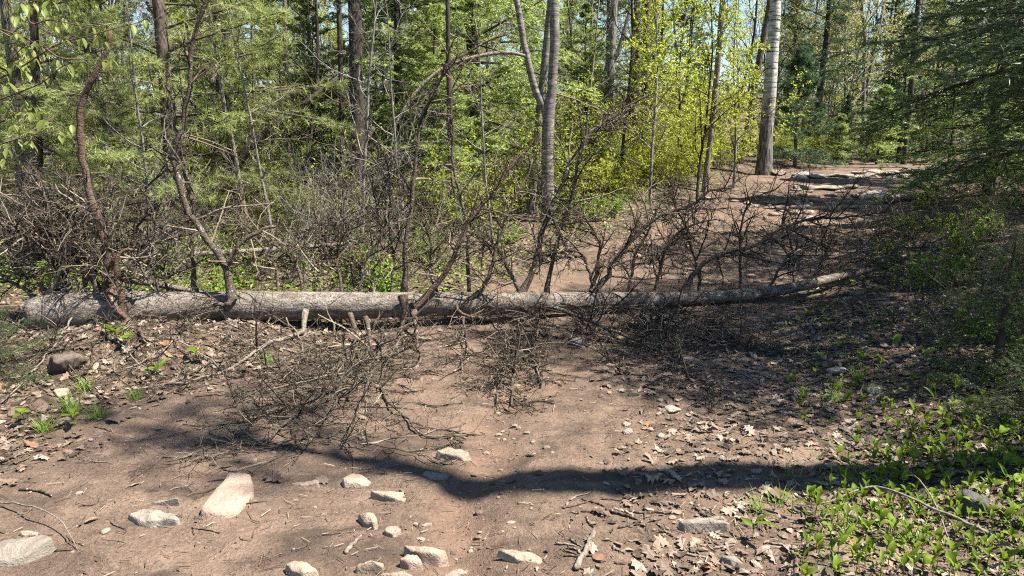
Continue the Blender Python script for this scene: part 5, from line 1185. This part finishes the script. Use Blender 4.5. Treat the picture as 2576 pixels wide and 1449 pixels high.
# ------------------------------------------------------------------ green plants
def oval_leaf(seed, wid=0.30, cup=0.35, bend=0.25):
    r = np.random.default_rng(seed); n = 7; t_ = np.linspace(0, 1, n); wd = wid * np.sin(np.pi * t_ ** 0.85) ** 0.75; wd[0] = 0.015; wd[-1] = 0
    v = []
    for i in range(n):
        y_ = t_[i]; z_ = bend * np.sin(t_[i] * 1.6) - bend * t_[i] ** 2 * 1.2
        v += [[-wd[i], y_, z_ + cup * wd[i]], [0, y_, z_], [wd[i], y_, z_ + cup * wd[i]]]
    q = []
    for i in range(n - 1):
        q += [[i * 3, i * 3 + 1, i * 3 + 4, i * 3 + 3], [i * 3 + 1, i * 3 + 2, i * 3 + 5, i * 3 + 4]]
    m = MB(); m.add(np.array(v) + r.normal(0, 0.008, (len(v), 3)), quad=q); return m.mesh('leaf', M_PLANT)
OV = [oval_leaf(1, 0.21), oval_leaf(2, 0.17, 0.6, 0.1), oval_leaf(3, 0.25, 0.4, 0.3), oval_leaf(4, 0.13, 0.7, 0.2)]
def stem_mesh(h):
    m = MB(); m.tubes(spline(np.array([[0, 0, -0.01], [0.004, 0.002, h * 0.5], [0, 0, h]]), 5), np.linspace(0.0022, 0.0014, 5), 4); return m.mesh('stem', M_PLANT)
STEM = [stem_mesh(0.03), stem_mesh(0.05), stem_mesh(0.075)]
def leaf_plant(p, n, L, label, group, r, hk=1, name='leafy_plant', spread=(0.6, 1.35)):
    root = thing(name, label, 'plant', p, r.uniform(0, 6.28), 1.0, group)
    h = (0.03, 0.05, 0.075)[hk]; obj('stem', STEM[hk], root); a0 = r.uniform(0, 6.28)
    for j in range(n):
        l = L * r.uniform(0.5, 1.3); el = r.uniform(*spread)
        o = obj('leaf', OV[int(r.integers(0, 4))], root, (0, 0, h * (0.8 if j % 2 else 1.0)), None, l); o.rotation_euler = (el, r.normal(0, 0.2), a0 + j * (3.14 if n == 2 else 6.28 / n) + r.normal(0, 0.4))
    return root
rp = np.random.default_rng(41); cnt = 0; got = []
while cnt < 295:
    u = rp.uniform(1930, 2600); v = rp.uniform(1040, 1470)
    dens = sstep(2000, 2330, u + (v - 1300) * 0.35) * (0.35 + 0.65 * sstep(1020, 1230, v))
    if rp.uniform() > dens: continue
    g = G(u, v)
    if any((g[0] - q[0]) ** 2 + (g[1] - q[1]) ** 2 < 0.045 ** 2 for q in got): continue
    got.append(g); cnt += 1
    leaf_plant(g, int(rp.choice([2, 2, 3, 4])), 0.054, 'small woodland plant with upright oval green leaves in the bottom corner patch', 'oval-leaved plants in the corner patch', rp, int(rp.integers(0, 3)))
for i in range(46):
    u = rp.uniform(1980, 2600); v = rp.uniform(800, 1080); g = G(u, v)
    leaf_plant(g, int(rp.choice([2, 3, 4])), 0.07, 'green leafy plant on the shaded bank under the boughs', 'leafy plants on the shaded bank', rp, int(rp.integers(0, 3)))
for u, v, n, lb in [(295, 862, 5, 'bright green leafy plant under the fallen trunk'), (322, 880, 5, 'second bright green leafy plant close under the fallen trunk'), (275, 858, 2, 'plant with one round pale leaf under the fallen trunk'), (495, 912, 5, 'green leafy plant by the long limb on the ground'), (190, 1075, 5, 'dark green five-leaved plant near the grass tufts'), (60, 1070, 4, 'small green plant in the litter by the corner fir seedling'), (720, 700, 4, 'green plant behind the middle of the log'), (400, 955, 4, 'small plant at the end of the long swept limb'), (1895, 1362, 3, 'lone green plant beside the blocky grey-brown rock'), (1990, 1300, 2, 'two-leaved plant at the tip of the grey curving branch')]:
    leaf_plant(G(u, v), n, 0.085, lb, None, rp, 2, spread=(0.1, 0.7))
def tuft(label, u, v, n, L, group=None):
    g = G(u, v); m = MB(); a = rp.uniform(0, 6.28, n); sp = rp.uniform(0.2, 0.9, n)
    st = np.stack([rp.normal(0, 0.02, n), rp.normal(0, 0.02, n), np.full(n, -0.005)], 1); d = np.stack([np.cos(a) * sp, np.sin(a) * sp, np.ones(n)], 1)
    p = grow(st, d, L * rp.uniform(0.5, 1.2, n), 5, 0.06, -0.12); side = nrm(np.cross(d, [0, 0, 1.0]))[:, None]; w = np.array([1, 0.9, 0.7, 0.4, 0.05])[None, :, None] * 0.0022
    v_ = np.stack([p - side * w, p + side * w], 2).reshape(n, 10, 3); o = (np.arange(n) * 10)[:, None, None]; i = (np.arange(4) * 2)[None, :, None]
    q = (o + i + np.array([0, 1, 3, 2])[None, None]).reshape(-1, 4); m.add(v_.reshape(-1, 3), quad=q)
    tag(obj('grass_tuft', m.mesh('grass_tuft', M_GRASS, False), None, g), label, 'grass', group)
for u, v, n, L, lb in [(182, 1040, 70, 0.16, 'dense grass tuft in the litter left of the dirt'), (250, 1050, 60, 0.11, 'low rounded grass tuft nearest the dark damp patch'), (112, 1088, 70, 0.12, 'bright yellow-green grass tuft nearest the corner'), (218, 980, 55, 0.13, 'tall grass tuft below the fallen trunk'), (340, 1005, 45, 0.11, 'grass tuft beside the long swept limb'), (680, 915, 50, 0.12, 'grass tuft under the middle of the log'), (1905, 1285, 30, 0.10, 'sparse grass tuft above the blocky grey-brown rock'), (1960, 1270, 26, 0.11, 'thin grass tuft by the lobed grey leaf'), (2020, 1000, 40, 0.12, 'grass tuft on the shaded bank edge'), (2100, 1010, 40, 0.12, 'grass tuft farther up the shaded bank'), (2160, 960, 50, 0.14, 'tall grass tuft near the pale bank rock'), (1990, 1200, 20, 0.12, 'a few grass blades at the shadow band end'), (2130, 1330, 36, 0.14, 'grass blades among the oval leaves'), (2300, 1370, 36, 0.13, 'grass tuft deep among the oval leaves')]:
    tuft(lb, u, v, n, L)
# undergrowth nobody could count
uc = MB()
xy = sample(9000, (-8, 9), (6.6, 15), lambda x, y: np.clip((1 - road_mask(x, y)) * np.where(x > np.interp(y, ROAD_Y, ROAD_X), 0.12, 1.0) * (0.15 + 1.2 * np.clip(fbm(x * 1.1, y * 1.1, 71) + 0.35, 0, 1)), 0, 1), 9)
z = H(xy[:, 0], xy[:, 1]) + rng.uniform(0.01, 0.16, len(xy)); n = len(xy)
uc.leaves(np.column_stack([xy, z]), nrm(rng.normal(size=(n, 3)) * [1, 1, 0.4]), nrm(np.array([0, 0, 1.0]) + 0.4 * rng.normal(size=(n, 3))), rng.uniform(0.025, 0.07, n), rng.uniform(0.02, 0.045, n))
xy = sample(1000, (1.2, 4.5), (4.0, 10), lambda x, y: np.clip((1 - road_mask(x, y)), 0, 1), 10); n = len(xy); z = H(xy[:, 0], xy[:, 1]) + rng.uniform(0.01, 0.10, n)
uc.leaves(np.column_stack([xy, z]), nrm(rng.normal(size=(n, 3)) * [1, 1, 0.5]), nrm(np.array([0, 0, 1.0]) + 0.4 * rng.normal(size=(n, 3))), rng.uniform(0.02, 0.05, n), rng.uniform(0.012, 0.03, n))
pp = np.array([G(rp.uniform(2060, 2600), rp.uniform(1060, 1470)) for _ in range(450)]); pp = np.repeat(pp, 3, 0) + rp.normal(0, 0.03, (1350, 3)) * [1, 1, 0]; n = len(pp); pp[:, 2] = H(pp[:, 0], pp[:, 1]) + rp.uniform(0.004, 0.05, n)
uc.leaves(pp, nrm(rp.normal(size=(n, 3)) * [1, 1, 0.5] + [0, 0, 0.4]), nrm(np.array([0, 0, 1.0]) + 0.6 * rp.normal(size=(n, 3))), rp.uniform(0.01, 0.035, n), rp.uniform(0.004, 0.014, n))
tag(obj('undergrowth', uc.mesh('undergrowth', M_COVER, False)), 'low fresh green undergrowth covering the forest floor', 'undergrowth', kind='stuff')
for i, p in enumerate(scatter(40, (2100, 2700), (4.6, 11.5), 0.3, seed=16)):
    k = int(rng.integers(0, 2))
    thing('bare_shrub', 'thin leafless brush on the shaded bank under the boughs', 'shrub', p, rng.uniform(0, 6.28), rng.uniform(0.4, 0.8), 'leafless brush on the shaded bank', list(zip(('stem', 'twigs'), BRUSH[k])))
for i, p in enumerate(scatter(18, (2150, 2700), (4.6, 12), 0.3, seed=17)):
    thing('seedling_clump', 'ankle-high green seedling clump on the shaded bank under the boughs', 'plant', p, rng.uniform(0, 6.28), rng.uniform(0.5, 1.0), 'green seedlings on the shaded bank', list(zip(('stem', 'foliage'), SHRUB[3])))
